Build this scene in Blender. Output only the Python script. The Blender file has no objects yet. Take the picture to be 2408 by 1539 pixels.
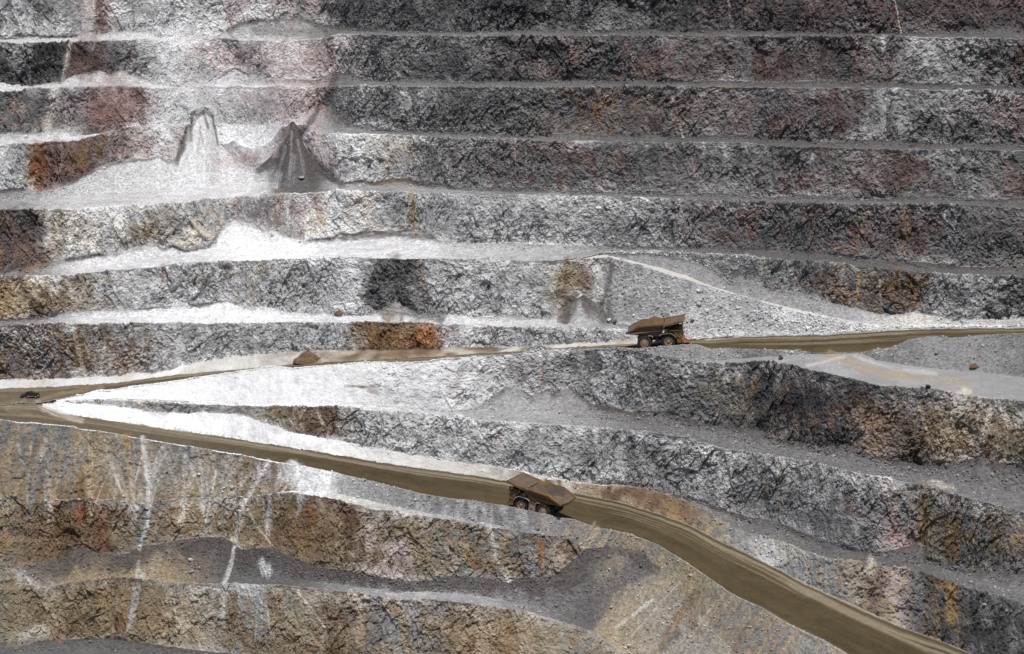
import bpy, bmesh, math, time
import numpy as np
from mathutils import Vector, Matrix
T0 = time.time()
rng = np.random.default_rng(7)
sc = bpy.context.scene
COL = sc.collection
# ------------------------------------------------------------------ camera maths
# Lines of the pit (crests, toes, road edges) were measured on the photograph in a
# 2408 x 1539 frame; each is turned into a real 3D line by walking up the pit wall
# from the floor with real slopes (flat benches, 36 degree talus, 60-68 degree faces).
TAN = 0.1843                       # half width of the view at unit distance
PITCH = math.radians(12.0)
HC = 230.0                         # camera height above the pit floor
CP, SP = math.cos(PITCH), math.sin(PITCH)
STEP = 1.6
def U(px): return (px - 1204.0) / 1204.0 * TAN
def V(py): return -(np.asarray(py, dtype=np.float64) - 769.5) / 1204.0 * TAN
def K(py):
    v = V(py)
    return (v * CP - SP) / (CP + v * SP)
def PY(y, z):                      # inverse of K: image row of a point
    k = z / y
    v = (k * CP + SP) / (CP - k * SP)
    return 769.5 - v * 1204.0 / TAN
X = np.arange(-130.0, 2540.0, STEP)
NC = len(X)
UX = U(X)

def cv(s, sm=0):
    p = np.array([[float(a) for a in t.split(',')] for t in s.split()])
    y = np.interp(X, p[:, 0], p[:, 1])
    return gsm(y, sm) if sm else y
def gsm(a, sig):
    n = max(1, int(sig / STEP))
    r = np.arange(-3 * n, 3 * n + 1)
    k = np.exp(-0.5 * (r / n) ** 2); k /= k.sum()
    return np.convolve(np.pad(a, 3 * n, mode='edge'), k, mode='valid')
def full(v): return np.full(NC, float(v))
def arr(v):
    if isinstance(v, str): return cv(v, 25)
    return full(v)

# ------------------------------------------------------------------ profile walker
KY, KZ, SEG = [], [], []           # knots and the segments between them
class W: pass
w = W()
def start(py, dist):
    w.y = cv(dist, 90); w.cur = cv(py); w.z = K(w.cur) * w.y
    KY.append(w.y); KZ.append(w.z)
def put(y, z, cls, tier, rock=0.0, lump=0.0):
    y = np.maximum(np.maximum(y, w.y), KY[-1])
    KY.append(y); KZ.append(z)
    SEG.append(dict(cls=cls, tier=tier, rock=arr(rock), lump=arr(lump), i=len(KY) - 2))
    w.y, w.z = y, z
def hit(y0, z0, m, py):
    y = (z0 - m * y0) / (K(py) - m)
    return y, z0 + m * (y - y0)
def n1(sc_, seed):                 # one-dimensional noise along the pit wall
    r = np.random.default_rng(seed).random(4000) * 2 - 1
    q = (X + 500) / sc_; b = np.floor(q).astype(int); f = q - b; f = f * f * (3 - 2 * f)
    return r[b] * (1 - f) + r[b + 1] * f
def slope(py, deg, cls, tier, rock=0.0, lump=0.0):
    py = np.minimum(cv(py) if isinstance(py, str) else py, w.cur)
    cur0 = w.cur
    m = np.tan(np.radians(arr(deg)))
    y, z = hit(w.y, w.z, m, py)
    if cls in ('face', 'scree', 'apron'):       # keep the wall even from column to column
        sg = 14 if cls != 'face' or tier < 8 else 40
        k = np.clip((w.cur - py) / 5.0, 0, 1); y = np.maximum(gsm(y, sg) * k + y * (1 - k), w.y); z = K(py) * y
    put(y, z, cls, tier, rock, lump); w.cur = py
    if cls in ('face', 'apron', 'road'):        # crests and edges are broken, never ruled; the shelf behind stays even
        q = len(SEG); a = {'face': 1.5, 'apron': 1.5, 'road': 0.8}[cls]
        gp = np.clip((cur0 - py) / 12.0, 0, 1)
        pn = np.minimum(py + gp * a * (0.8 * n1(34, q) + 0.7 * n1(11, q + 50) + 0.45 * n1(4.5, q + 90)), cur0)
        yn, zn = hit(KY[-2], KZ[-2], (z - KZ[-2]) / np.maximum(y - KY[-2], 1e-6), pn)
        ok = (gp > 0.05) & (yn > KY[-2]) & (np.abs(yn - y) < 3)
        KY[-1] = np.where(ok, yn, y); KZ[-1] = np.where(ok, zn, z)
def drop(h, top, tier, run=35.0):
    h = arr(h)
    t = np.minimum(1.0, h / 0.6) * top
    put(w.y + t, w.z + 0.0, 'berm', tier, 0.0, 0.2)
    put(w.y + h / math.tan(math.radians(run)), w.z - h, 'berm', tier, 0.0, 0.1)
def bench(toe, face_deg, tier, flat=0.45, mb=0.015, tal=36.0, rock=0.25, fcls='bench'):
    """flat bench, talus heap against the foot of the next face; keeps the face plane smooth"""
    toe = np.minimum(cv(toe, 2.0) if isinstance(toe, str) else toe, w.cur)
    s = np.minimum(gsm(toe, 45), w.cur)
    gap = np.minimum(1.0, (w.cur - toe) / 3.0)
    s = toe * (1 - gap) + s * gap
    mf = np.tan(np.radians(arr(face_deg))); mt = np.tan(np.radians(arr(tal)))
    y0, z0, c0 = w.y, w.z, w.cur
    sy = c0 + arr(flat) * (s - c0)
    ay, az = hit(y0, z0, mb, sy)
    ty, tz = hit(ay, az, mt, s)
    ty = np.maximum(gsm(ty, 30) * gap + ty * (1 - gap), y0); tz = K(s) * ty
    # real talus top on that face plane
    Ty = (tz - mf * ty) / (K(toe) - mf); Tz = tz + mf * (Ty - ty)
    by = (z0 - mb * y0 - Tz + mt * Ty) / (mt - mb)       # talus meets bench
    fy = (z0 - mb * y0 - tz + mf * ty) / (mf - mb)       # face meets bench
    low = Tz < z0 + mb * (Ty - y0)
    by = np.where(low, fy, by); Ty2 = np.where(low, fy, Ty)
    Tz2 = np.where(low, z0 + mb * (fy - y0), Tz)
    by = np.clip(by, y0, np.maximum(Ty2, y0))
    put(by, z0 + mb * (by - y0), fcls, tier, 0.2 if tier in (3, 4) else 0.1, 0.28)
    put(Ty2, Tz2, 'talus', tier, rock, 0.3)
    w.cur = toe

# ------------------------------------------------------------------ the pit, bottom to top
start('-130,1660 1700,1660 1990,1720 2540,2080', '-130,648 300,642 1100,636 1400,624 1500,616 1600,606 1773,594 1964,572 2154,537 2345,505 2540,488')
A1 = '0,1512 250,1500 430,1525 550,1539 800,1590 1100,1655'
slope('0,1535 250,1530 400,1545 550,1575 700,1620 900,1655', 1.5, 'floor', 0, 0, 0.15)
slope(A1, 34, 'talus', 0, 0.12, 0.2)
slope('0,1337 38,1342 103,1383 213,1364 310,1357 413,1371 533,1373 654,1376 757,1385 823,1391 932,1409 1018,1407 1086,1417 1155,1426 1241,1440 1310,1460 1362,1474 1396,1488 1500,1560 1600,1655',
      '0,64 1200,62 1400,45 1550,40', 'face', 1, '0,.58 1250,.58 1420,.35 1600,.25', 0.6)
bench('0,1336 38,1340 86,1330 148,1316 179,1292 213,1295 261,1307 300,1300 327,1285 396,1276 423,1269 475,1264 526,1263 545,1275 571,1295 619,1288 645,1290 671,1305 750,1333 823,1342 870,1355 949,1367 1007,1366 1045,1355 1121,1357 1155,1362 1190,1369 1234,1357 1262,1369 1285,1362 1310,1350 1345,1318 1379,1292 1448,1290 1500,1310 1550,1340 1650,1450 1750,1560 1850,1655',
      '0,63 1200,63 1330,55 1400,42 2000,40', 1, flat='0,.05 300,.05 800,.3 1100,.35 1300,.15 1500,.05', rock=0.3)
slope('0,1165 103,1180 213,1172 330,1185 430,1170 520,1172 620,1165 688,1157 794,1175 863,1195 932,1202 1018,1216 1104,1230 1172,1244 1276,1257 1331,1266 1379,1290 1448,1290 1500,1310 1550,1340 1650,1450 1750,1560 1850,1655',
      '0,62 1300,62 1400,45', 'face', 2, 0.62, 0.6)
slope('0,1165 103,1180 213,1172 330,1185 430,1170 520,1172 620,1165 688,1155 794,1161 897,1185 983,1202 1069,1216 1138,1230 1258,1254 1331,1266 1379,1290 1448,1290 1500,1310 1550,1340 1650,1450 1750,1560 1850,1655',
      2, 'bench', 2, 0.05, 0.1)
slope('0,988 48,995 76,995 113,999 172,1004 189,1010 241,1016 275,1023 344,1035 464,1054 568,1071 623,1083 722,1099 794,1114 897,1139 983,1161 1035,1171 1138,1182 1207,1195 1293,1213 1345,1223 1413,1244 1482,1257 1551,1285 1618,1326 1657,1354 1725,1402 1794,1433 1863,1474 1932,1505 1990,1539 2100,1600 2540,1900',
      '0,54 540,53 660,42 760,37 1300,37 1450,38 2000,38', 'scree', 2, '0,.42 560,.4 700,.18 1300,.2 1700,.2', 0.8)
drop('-130,1.6 1300,1.8 1600,1.2 2540,0.8', 0.7, 2)
w_low = (w.y.copy(), w.z.copy())
slope('-130,950 60,951 86,950 138,971 275,992 413,1012 526,1028 654,1048 794,1070 897,1089 1035,1108 1138,1123 1207,1133 1358,1161 1448,1178 1551,1209 1618,1233 1691,1271 1794,1319 1897,1374 2001,1422 2104,1467 2207,1505 2276,1533 2408,1600 2540,1670',
      '0,0.3 900,0.3 1400,1.2 1800,2.5 2540,3', 'road', 2, 0, 0.03)
slope('-130,950 86,949 151,945 286,957 344,969 471,971 564,974 612,992 681,1016 757,1029 794,1035 897,1058 1001,1075 1104,1089 1207,1106 1276,1123 1358,1137 1482,1146 1551,1162 1588,1174 1650,1195 1726,1240 1829,1271 1932,1309 2035,1323 2173,1347 2276,1381 2408,1422 2540,1470',
      '0,30 700,31 1000,35 1500,36 1700,44 1850,56 2540,60', 'apron', 2, '0,.16 1000,.16 1500,.2 1750,.45 1850,.9 2540,1', '0,.9 1400,.9 1700,.55')
bench('-130,950 86,949 151,945 286,957 344,969 471,971 564,974 612,992 681,1016 757,1029 794,1035 897,1058 1001,1074 1104,1088 1207,1103 1276,1118 1358,1132 1482,1140 1551,1152 1588,1162 1657,1186 1700,1194 1760,1216 1829,1226 1897,1257 2001,1295 2069,1302 2110,1290 2169,1276 2180,1319 2276,1336 2365,1343 2408,1348 2540,1380',
      '0,40 286,52 620,60 2540,63', 3, flat='0,.5 1600,.5 2000,.55', rock=0.2)
slope('-130,950 86,949 151,943 286,940 482,950 619,954 794,957 897,968 1035,976 1138,988 1276,997 1448,1009 1551,1016 1618,1028 1674,1048 1794,1070 1897,1084 2018,1113 2173,1142 2310,1178 2408,1202 2540,1235',
      '0,40 286,52 620,60 2540,63', 'face', 3, '0,.5 500,.6 900,1', 0.6)
bench('-130,950 86,949 151,942 286,938 482,947 619,949 700,945 794,944 932,957 1050,966 1104,967 1150,940 1172,922 1190,909 1217,916 1235,925 1252,937 1275,926 1290,920 1300,930 1320,922 1341,913 1365,930 1393,950 1448,961 1482,968 1551,964 1588,978 1640,992 1726,1006 1784,1010 1829,1030 1897,1044 2001,1054 2052,1075 2104,1082 2166,1092 2217,1092 2265,1084 2314,1072 2338,1092 2372,1090 2408,1106 2540,1130',
      '0,32 700,34 900,40 1100,44 1230,58 1400,62 2540,66', 4, flat='0,.6 1000,.7 1200,.35 1500,.35 1800,.5 2000,.45 2300,.4', rock=0.32)
slope('-130,950 86,949 151,938 206,928 227,921 275,918 310,911 396,901 482,887 585,873 636,864 688,868 774,861 846,855 897,853 932,856 1001,853 1035,846 1104,842 1155,839 1224,834 1248,819 1269,816 1293,826 1345,826 1413,824 1448,824 1499,828 1588,846 1691,853 1794,849 1887,864 1949,878 2069,906 2180,914 2242,925 2345,938 2408,944 2540,955',
      '0,32 700,34 900,40 1100,44 1230,58 1400,62 2540,66', 'face', 4, '0,.05 760,.08 880,.22 1000,.32 1150,.6 1300,1 2540,1.2', 0.75)
slope('-130,950 86,949 151,938 206,928 227,921 275,918 310,911 396,901 482,887 585,873 636,864 688,868 774,861 846,855 897,853 932,856 1001,853 1035,846 1104,842 1155,839 1224,834 1248,819 1269,816 1293,826 1345,826 1413,824 1448,824 1499,828 1588,846 1640,848 1691,849 1760,843 1794,840 1840,838 1908,833 2025,831 2063,847 2138,861 2207,868 2310,875 2408,888 2540,895',
      1.0, 'yard', 4, 0, 0.12)
crestW = '-130,950 86,949 151,937 206,926 227,919 275,916 310,909 396,899 482,885 585,871 636,861 688,866 774,859 846,853 897,851 932,854 1001,851 1035,844 1104,840 1155,837 1224,832 1248,816 1269,813 1293,823 1345,823 1413,820 1448,818 1499,821 1551,816 1618,811 1640,811 1674,823 1708,821 1777,823 1880,825 1908,832 2025,830 2104,816 2138,799 2190,792 2242,796 2310,789 2408,785 2540,780'
slope(crestW, 34, 'berm', 4, '0,.1 1300,.2 2540,.12', 0.5)
hW = np.interp(X, [-130, 140, 260, 700, 1200, 1400, 1880, 1915, 2018, 2540], [0, 0, 1.4, 1.8, 1.8, 2.0, 1.6, 0, 0, 0])
i18 = np.searchsorted(X, 2018); i19 = np.searchsorted(X, 1918)
zr = w.z[i18] + (X - 2018) * 0.1 * 0.045
far = np.clip((X - 2018) / 60, 0, 1)
hW = np.where(X > 2018, np.clip(w.z - zr, 0.0, 9.0) * far, hW)
t = np.minimum(1.0, hW / 0.6) * 0.7
put(w.y + t, w.z + 0.0, 'berm', 4, 0.05, 0.2)
put(w.y + hW / math.tan(math.radians(35)), w.z - hW, 'berm', 4, 0.0, 0.1)
w_up = (w.y.copy(), w.z.copy())
slope('-130,916 0,914 138,909 275,900 413,882 550,870 688,857 794,850 897,846 1035,838 1138,831 1207,827 1293,820 1413,813 1482,809 1560,806 1615,803 1691,799 1760,792 1932,789 2069,780 2207,773 2408,772 2540,771',
      0.3, 'road', 4, 0, 0.03)
slope('-130,896 0,895 103,892 224,888 310,880 378,875 464,854 533,838 619,833 705,828 722,826 791,826 897,825 966,823 1035,823 1104,814 1172,818 1276,813 1379,807 1482,802 1620,798 1691,796 1760,790 1932,787 2069,778 2207,770 2408,768 2540,767',
      '0,26 500,26 700,16 1000,12 1300,7 1500,4 2540,6', 'apron', 4, 0.06, 0.45)
slope('-130,763 0,763 138,761 206,763 344,758 482,761 619,758 823,758 880,756 949,756 1035,763 1138,766 1276,770 1379,771 1482,776 1560,790 1620,797 1691,795 2540,766',
      '0,64 1400,62 1480,45', 'face', 5, '0,1 1400,1 1500,.3', 0.6)
bench('-130,755 0,752 86,747 189,735 310,729 378,720 430,720 482,716 533,704 592,725 626,720 674,734 757,734 794,737 863,741 885,732 907,720 932,711 955,722 980,737 1024,737 1080,741 1138,744 1166,748 1172,742 1293,748 1310,734 1330,720 1351,706 1375,699 1406,713 1425,740 1434,754 1482,770 1560,788 1620,797 1691,795 2540,766',
      '0,66 1380,64 1425,50 1450,37 2540,37', 6, flat='0,.45 1250,.5 1350,.2 1440,.4', rock=0.12)
slope('-130,649 0,649 155,648 241,637 344,629 447,618 585,613 654,610 823,607 932,608 1069,608 1241,612 1310,613 1362,610 1413,603 1437,606 1534,634 1618,658 1691,682 1777,706 1863,730 1932,744 2001,758 2042,765 2080,767 2408,766 2540,765',
      '0,66 1380,64 1425,50 1450,37 1950,37 2050,30', 'face', 6, '0,1 1390,1 1440,.3 1600,.3 2540,.2', '0,.6 1400,.6 1460,.9')
slope('-130,649 0,649 155,648 241,637 344,629 447,618 585,613 654,610 823,607 932,608 1069,608 1241,612 1310,613 1362,610 1413,600 1424,600 1482,613 1551,630 1618,650 1657,667 1726,691 1829,717 1932,741 2018,758 2080,766 2540,764',
      1.0, 'track', 6, 0, 0.06)
bench('-130,649 0,649 155,648 241,637 344,629 447,618 585,613 654,610 823,607 932,608 1069,608 1241,612 1310,613 1362,610 1413,600 1424,597 1517,598 1600,606 1669,630 1700,652 1722,668 1735,656 1746,649 1757,666 1777,663 1808,682 1884,689 1932,706 2001,723 2070,741 2110,740 2152,734 2190,744 2242,754 2310,751 2408,747 2540,745',
      '0,64 1420,45 1600,50 1700,60 2540,64', 6, flat=0.05, rock=0.2)
slope('-130,649 0,649 155,648 241,637 344,629 447,618 585,613 654,610 823,606 932,608 1069,608 1241,612 1310,612 1362,608 1413,598 1424,594 1517,591 1588,593 1726,600 1829,610 1932,615 2018,625 2173,641 2276,646 2408,649 2540,653',
      '0,64 1420,45 1600,50 1700,60 2540,64', 'face', 6.5, '1424,.3 1620,.5 1750,1 2540,1.1', 0.6)
bench('-130,644 0,641 34,630 120,617 155,610 206,603 275,593 344,577 368,570 382,584 406,579 437,593 468,589 490,580 504,566 512,545 530,530 550,520 592,526 619,541 647,536 681,560 702,565 780,562 800,549 828,551 850,546 880,544 932,544 960,540 987,539 1014,551 1031,568 1104,573 1207,572 1310,575 1448,581 1588,579 1691,584 1777,589 1850,588 1897,593 2001,606 2104,617 2173,617 2242,627 2408,627 2540,629',
      '0,66 2540,67', 7, flat='0,.3 300,.45 500,.55 700,.6 780,.62 1030,.65 1100,.6 1500,.5', rock=0.12)
slope('-130,494 0,494 138,492 241,488 344,482 447,475 516,466 619,459 757,452 932,451 1069,456 1207,459 1345,461 1482,463 1588,467 1760,473 1932,478 2104,480 2207,478 2310,482 2408,490 2540,498',
      '0,66 2540,67', 'face', 7, '0,1 480,.9 520,.9 2540,1', 0.6)
bench('-130,452 0,449 58,440 83,433 96,442 138,430 172,427 206,406 241,389 292,378 344,375 375,366 399,382 413,371 427,350 437,326 447,300 458,280 470,265 484,261 496,274 506,304 518,338 535,358 555,378 585,392 595,401 615,390 636,370 654,342 667,312 679,291 690,284 699,298 709,326 722,354 740,378 774,413 802,433 823,428 846,423 883,430 925,419 959,421 987,433 1035,433 1069,444 1121,444 1207,447 1345,447 1482,454 1588,457 1674,454 1794,464 1915,459 2035,468 2138,463 2207,461 2310,471 2408,464 2540,464',
      '0,65 200,62 350,56 760,58 830,66 2540,67', 8, flat='0,.5 200,.4 420,.22 560,.3 700,.25 800,.45 1000,.5', rock=0.1)
slope('-130,342 0,339 103,335 182,330 206,322 300,300 440,290 492,312 505,332 525,341 548,332 575,345 600,350 625,340 642,328 660,300 720,290 745,312 757,313 794,315 932,316 1069,325 1207,330 1345,333 1482,335 1588,335 1726,335 1863,344 2001,347 2138,351 2276,351 2408,354 2540,357',
      '0,65 200,62 350,56 760,58 830,66 2540,67', 'face', 8, '0,1 200,.8 400,.5 740,.5 820,.9 2540,1', 0.6)
bench('-130,320 0,316 52,311 103,311 144,303 172,313 206,320 300,299 440,289 499,291 550,292 602,296 636,292 654,285 700,275 735,262 757,244 775,255 791,268 805,280 828,299 866,289 897,306 966,306 1035,311 1104,311 1138,313 1207,321 1276,320 1345,311 1413,320 1499,323 1517,316 1588,323 1674,321 1760,323 1863,330 1966,333 2035,330 2087,330 2173,337 2276,339 2408,337 2540,338',
      '0,65 200,62 350,56 760,58 830,66 2540,67', 9, flat='0,.4 420,.4 470,.04 690,.04 750,.4', rock='0,.15 420,.15 480,.3 690,.3 750,.15', tal='0,36 420,36 480,57 690,57 750,36 2540,36')
slope('-130,215 0,213 103,208 206,206 327,203 361,206 485,203 654,203 740,205 794,201 1069,203 1207,204 1413,204 1588,202 1726,203 1932,206 2104,210 2408,215 2540,219',
      '0,65 200,62 350,56 760,58 830,66 2540,67', 'face', 9, '0,1 300,.8 380,.5 740,.5 820,1 2540,1', 0.6)
bench('-130,195 0,193 28,199 69,203 96,199 144,193 172,179 206,172 234,167 258,175 282,165 310,175 344,186 372,203 420,205 485,199 516,175 537,163 554,158 578,175 612,182 654,182 700,188 740,188 765,178 785,168 823,172 846,179 897,189 1001,187 1104,193 1276,191 1362,186 1448,193 1496,186 1588,195 1691,187 1829,193 1932,189 2018,196 2104,196 2207,198 2408,206 2540,210',
      '0,65 200,64 350,58 760,60 830,67 2540,68', 10, flat='0,.45 360,.45 420,.1 690,.1 750,.45', rock='0,.15 360,.15 420,.3 690,.3 750,.15', tal='0,36 360,36 420,57 690,57 750,36 2540,36')
slope('-130,100 0,100 103,100 241,98 344,93 372,96 413,89 533,89 568,95 654,97 757,90 794,81 1069,83 1276,84 1588,83 1932,84 2138,86 2276,88 2408,91 2540,94',
      '0,65 200,64 350,58 760,60 830,67 2540,68', 'face', 10, '0,1 300,.9 380,.6 740,.6 820,1 2540,1', 0.6)
bench('-130,92 0,91 69,83 120,86 165,88 196,74 220,81 292,72 344,71 372,83 413,88 510,86 533,69 568,52 610,48 654,45 705,45 757,58 794,62 846,69 932,74 1104,74 1172,72 1310,67 1396,81 1465,71 1534,69 1588,78 1726,69 1794,72 1932,77 2104,79 2242,74 2330,66 2376,62 2408,71 2540,72',
      '0,65 350,62 760,62 830,67 2540,68', 11, flat='0,.45 360,.45 420,.1 690,.1 750,.45', rock=0.2, tal='0,36 360,36 420,57 690,57 750,36 2540,36')
slope('-130,-150 2540,-150', '0,65 350,62 760,62 830,67 2540,68', 'face', 11, '0,.9 380,.7 740,.7 820,1.1 2540,1.1', 0.6)
put(w.y + 60.0, w.z + 1.0, 'bench', 12, 0.05, 0.3)
KY = np.array(KY); KZ = np.array(KZ)
for nm, (yy, zz) in (('low', w_low), ('up', w_up)):
    print(nm, [(int(X[i]), round(float(yy[i])), round(float(zz[i] + HC), 1)) for i in range(0, NC, NC // 14)])
for s in SEG:
    if s['cls'] == 'face':
        i = s['i'] + 1
        print('crest', s['tier'], [(round(float(KY[i][j])), round(float(KZ[i][j] + HC), 1)) for j in range(80, NC, NC // 8)])
# ------------------------------------------------------------------ noise (numpy)
def _h(ix, iy, iz, s):
    h = (ix.astype(np.uint32) * np.uint32(374761393)) ^ (iy.astype(np.uint32) * np.uint32(668265263)) ^ (iz.astype(np.uint32) * np.uint32(2246822519))
    h = h + np.uint32((s * 974634777 + 12345) & 0xffffffff)
    h = (h ^ (h >> np.uint32(13))) * np.uint32(1274126177)
    h = (h ^ (h >> np.uint32(16))) * np.uint32(2654435761)
    h = h ^ (h >> np.uint32(15))
    return (h >> np.uint32(8)).astype(np.float32) * np.float32(1.0 / 16777216.0)
def chunked(fn, p, *a):
    out = []
    for i in range(0, len(p), 250000):
        out.append(fn(p[i:i + 250000], *a))
    if isinstance(out[0], tuple):
        return tuple(np.concatenate([o[k] for o in out]) for k in range(len(out[0])))
    return np.concatenate(out)
def _vn(p, s):
    b = np.floor(p); f = (p - b).astype(np.float32); b = b.astype(np.int64)
    f = f * f * (3 - 2 * f)
    r = np.zeros(len(p), np.float32)
    for dx in (0, 1):
        wx = f[:, 0] if dx else 1 - f[:, 0]
        for dy in (0, 1):
            wy = f[:, 1] if dy else 1 - f[:, 1]
            for dz in (0, 1):
                wz = f[:, 2] if dz else 1 - f[:, 2]
                r += wx * wy * wz * _h(b[:, 0] + dx, b[:, 1] + dy, b[:, 2] + dz, s)
    return r * 2 - 1
def vn(p, scale, s, oct=1):
    """smooth value noise in -1..1"""
    r, a, t = 0, 1.0, 0.0
    for o in range(oct):
        r = r + a * chunked(_vn, p / np.asarray(scale) * (2 ** o) + 17.3 * s + 5.1 * o, s + o); t += a; a *= 0.55
    return r / t
def _fc(p, s):
    b = np.floor(p - 0.5).astype(np.int64)
    d1 = np.full(len(p), 9.0, np.float32); d2 = d1.copy()
    bi = b.copy(); off = np.zeros((len(p), 3), np.float32)
    for dx in (0, 1):
        for dy in (0, 1):
            for dz in (0, 1):
                c = b + np.array([dx, dy, dz])
                q = np.empty((len(p), 3), np.float32)
                for k in range(3):
                    q[:, k] = p[:, k] - (c[:, k] + 0.5 + 0.8 * (_h(c[:, 0], c[:, 1], c[:, 2], s * 7 + k) - 0.5))
                d = (q * q).sum(1)
                n = d < d1
                d2 = np.where(n, d1, np.minimum(d2, d))
                d1 = np.where(n, d, d1); bi[n] = c[n]; off[n] = q[n]
    r = [_h(bi[:, 0], bi[:, 1], bi[:, 2], s * 7 + 3 + k) - 0.5 for k in range(4)]
    val = r[0] * 1.1 + 1.5 * (off[:, 0] * r[1] + off[:, 1] * r[2] + off[:, 2] * r[3])
    return val.astype(np.float32), (np.sqrt(d2) - np.sqrt(d1)).astype(np.float32), r[0].astype(np.float32)
def facet(p, scale, s):
    """broken-rock facets: every cell is one tilted plane; also distance to the joint and a cell random"""
    return chunked(_fc, p / np.asarray(scale) + 3.7 * s, s)
def sst(a, b, x):
    t = np.clip((x - a) / (b - a), 0, 1); return t * t * (3 - 2 * t)

# ------------------------------------------------------------------ grid
rows_y, rows_z, rows_seg, rows_t = [KY[0]], [KZ[0]], [], []
for si, s in enumerate(SEG):
    i = s['i']
    pa, pb = PY(KY[i], KZ[i]), PY(KY[i + 1], KZ[i + 1])
    ln = np.hypot(KY[i + 1] - KY[i], KZ[i + 1] - KZ[i])
    n = max(1, int(np.ceil(np.percentile(np.abs(pa - pb), 99.7) / STEP)))
    if s['cls'] == 'berm' and n < 4: n = 4
    if s['cls'] in ('face', 'scree'): n = int(n * 1.12)
    s['n'] = n; s['r0'] = len(rows_y) - 1
    for k in range(1, n + 1):
        t = k / n
        rows_y.append(KY[i] + (KY[i + 1] - KY[i]) * t)
        rows_z.append(KZ[i] + (KZ[i + 1] - KZ[i]) * t)
GY = np.array(rows_y); GZ = np.array(rows_z); NR = len(GY)
KK = GZ / GY
GV = (KK * CP + SP) / (CP - KK * SP)
GX = UX[None, :] * GY / (CP + GV * SP)
GPY = 769.5 - GV * 1204.0 / TAN
print('grid', NR, NC)
# arc length down every column; direction and roughness as functions of it (so shared rows agree)
dl = np.hypot(np.diff(GY, axis=0), np.diff(GZ, axis=0))
S = np.vstack([np.zeros(NC), np.cumsum(dl, axis=0)])
ang = np.arctan2(np.diff(GZ, axis=0), np.diff(GY, axis=0) + 1e-9)
ang = np.clip(ang, math.radians(-20), math.radians(72))
RK = np.empty((NR - 1, NC)); LM = np.empty((NR - 1, NC))
for s in SEG:
    RK[s['r0']:s['r0'] + s['n']] = s['rock'][None]; LM[s['r0']:s['r0'] + s['n']] = s['lump'][None]
def blur(q, wd):
    c = np.vstack([np.zeros(NC), np.cumsum(q * dl, axis=0)])
    o = np.empty((NR, NC))
    for j in range(NC):
        sj = S[:, j] + np.arange(NR) * 1e-9
        a = np.interp(sj + wd, sj, c[:, j]); b = np.interp(sj - wd, sj, c[:, j])
        la = np.minimum(sj + wd, sj[-1]) - np.maximum(sj - wd, sj[0])
        o[:, j] = (a - b) / la
    return o
DN_y = blur(-np.sin(ang), 1.3); DN_z = blur(np.cos(ang), 1.3)
RKv = blur(RK, 0.5); LMv = blur(LM, 0.8)
keep_q = np.zeros((NR - 1, NC - 1), bool)
hgt = 0.5 * (dl[:, :-1] + dl[:, 1:])
keep_q = hgt > 0.004
kv = np.zeros((NR, NC), bool)
kv[:-1, :-1] |= keep_q; kv[1:, :-1] |= keep_q; kv[:-1, 1:] |= keep_q; kv[1:, 1:] |= keep_q
ix = np.flatnonzero(kv.ravel())
P = np.stack([GX.ravel()[ix], GY.ravel()[ix], GZ.ravel()[ix] + HC], 1)
rk = RKv.ravel()[ix].astype(np.float32); lm = LMv.ravel()[ix].astype(np.float32)
dn = np.stack([np.zeros(len(ix)), DN_y.ravel()[ix], DN_z.ravel()[ix]], 1); dn /= np.linalg.norm(dn, axis=1)[:, None] + 1e-9
print('verts', len(ix), round(time.time() - T0, 1))
# rock: warped, steeply dipping blocks at several sizes
wp = P + 1.1 * np.stack([vn(P, 6.0, 31), vn(P, 6.0, 32), vn(P, 6.0, 33)], 1) + 0.28 * np.stack([vn(P, 1.5, 34), vn(P, 1.5, 35), vn(P, 1.5, 36)], 1)
def tilt(p, a):
    ca, sa = math.cos(a), math.sin(a)
    return np.stack([p[:, 0] * ca + p[:, 2] * sa, p[:, 1], -p[:, 0] * sa + p[:, 2] * ca], 1)
big = vn(P, (22, 22, 14), 1, 2)
bulk = vn(P, (6.5, 9, 9), 2, 2)
wa, wb = tilt(wp, 0.42), tilt(wp, -0.5)
f1, e1, c1 = facet(wa, (3.6, 4.0, 7.5), 1)
f2, e2, c2 = facet(wb, (1.6, 1.9, 3.6), 2)
f3, e3, c3 = facet(wa, (0.85, 0.95, 1.8), 3)
f4, e4, c4 = facet(wb, (0.5, 0.5, 0.7), 4)
f0, e0, c0 = facet(wp, (9.0, 9.0, 12.0), 6)
rough = 0.5 + 0.5 * vn(P, (14, 14, 9), 9, 2)            # blocky here, smoother there
rz = sst(0.32, 0.72, rough + 0.25 * vn(P, (4, 4, 5), 16, 2))
ra = 0.22 + 1.05 * rz
flute = np.abs(vn(P, (1.3, 2.2, 15), 17, 2)) * sst(0.35, 0.6, 0.5 + 0.5 * vn(P, (18, 18, 30), 18, 2))
d_rock = 0.8 * bulk + 0.55 * (0.4 + rz) * f0 + ra * (0.62 * f1 + 0.60 * f2) + (0.22 + 0.26 * rz) * f3 + (0.16 + .10 * rz) * f4 + 0.25 * vn(P, 1.0, 15, 2) - 0.6 * flute + 0.4 * vn(P, (3.2, 3.2, 13), 19, 2)
d_rock -= (0.22 * np.exp(-(e1 / 0.04) ** 2) + 0.25 * np.exp(-(e0 / 0.02) ** 2)) * rz * sst(-0.1, 0.5, vn(P, (5, 5, 4), 20, 2))
d_lump = 0.55 * vn(P, 3.4, 12, 2) + 0.22 * vn(P, 1.2, 14, 2)
grain = 0.06 * f4 + 0.07 * f3
D = rk * d_rock + lm * d_lump + np.where(lm > 0.08, grain, 0.012) + np.clip(rk, 0, 1) * 0.9 * big
Q = P + dn * D[:, None]
print('displaced', round(time.time() - T0, 1))
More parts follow.
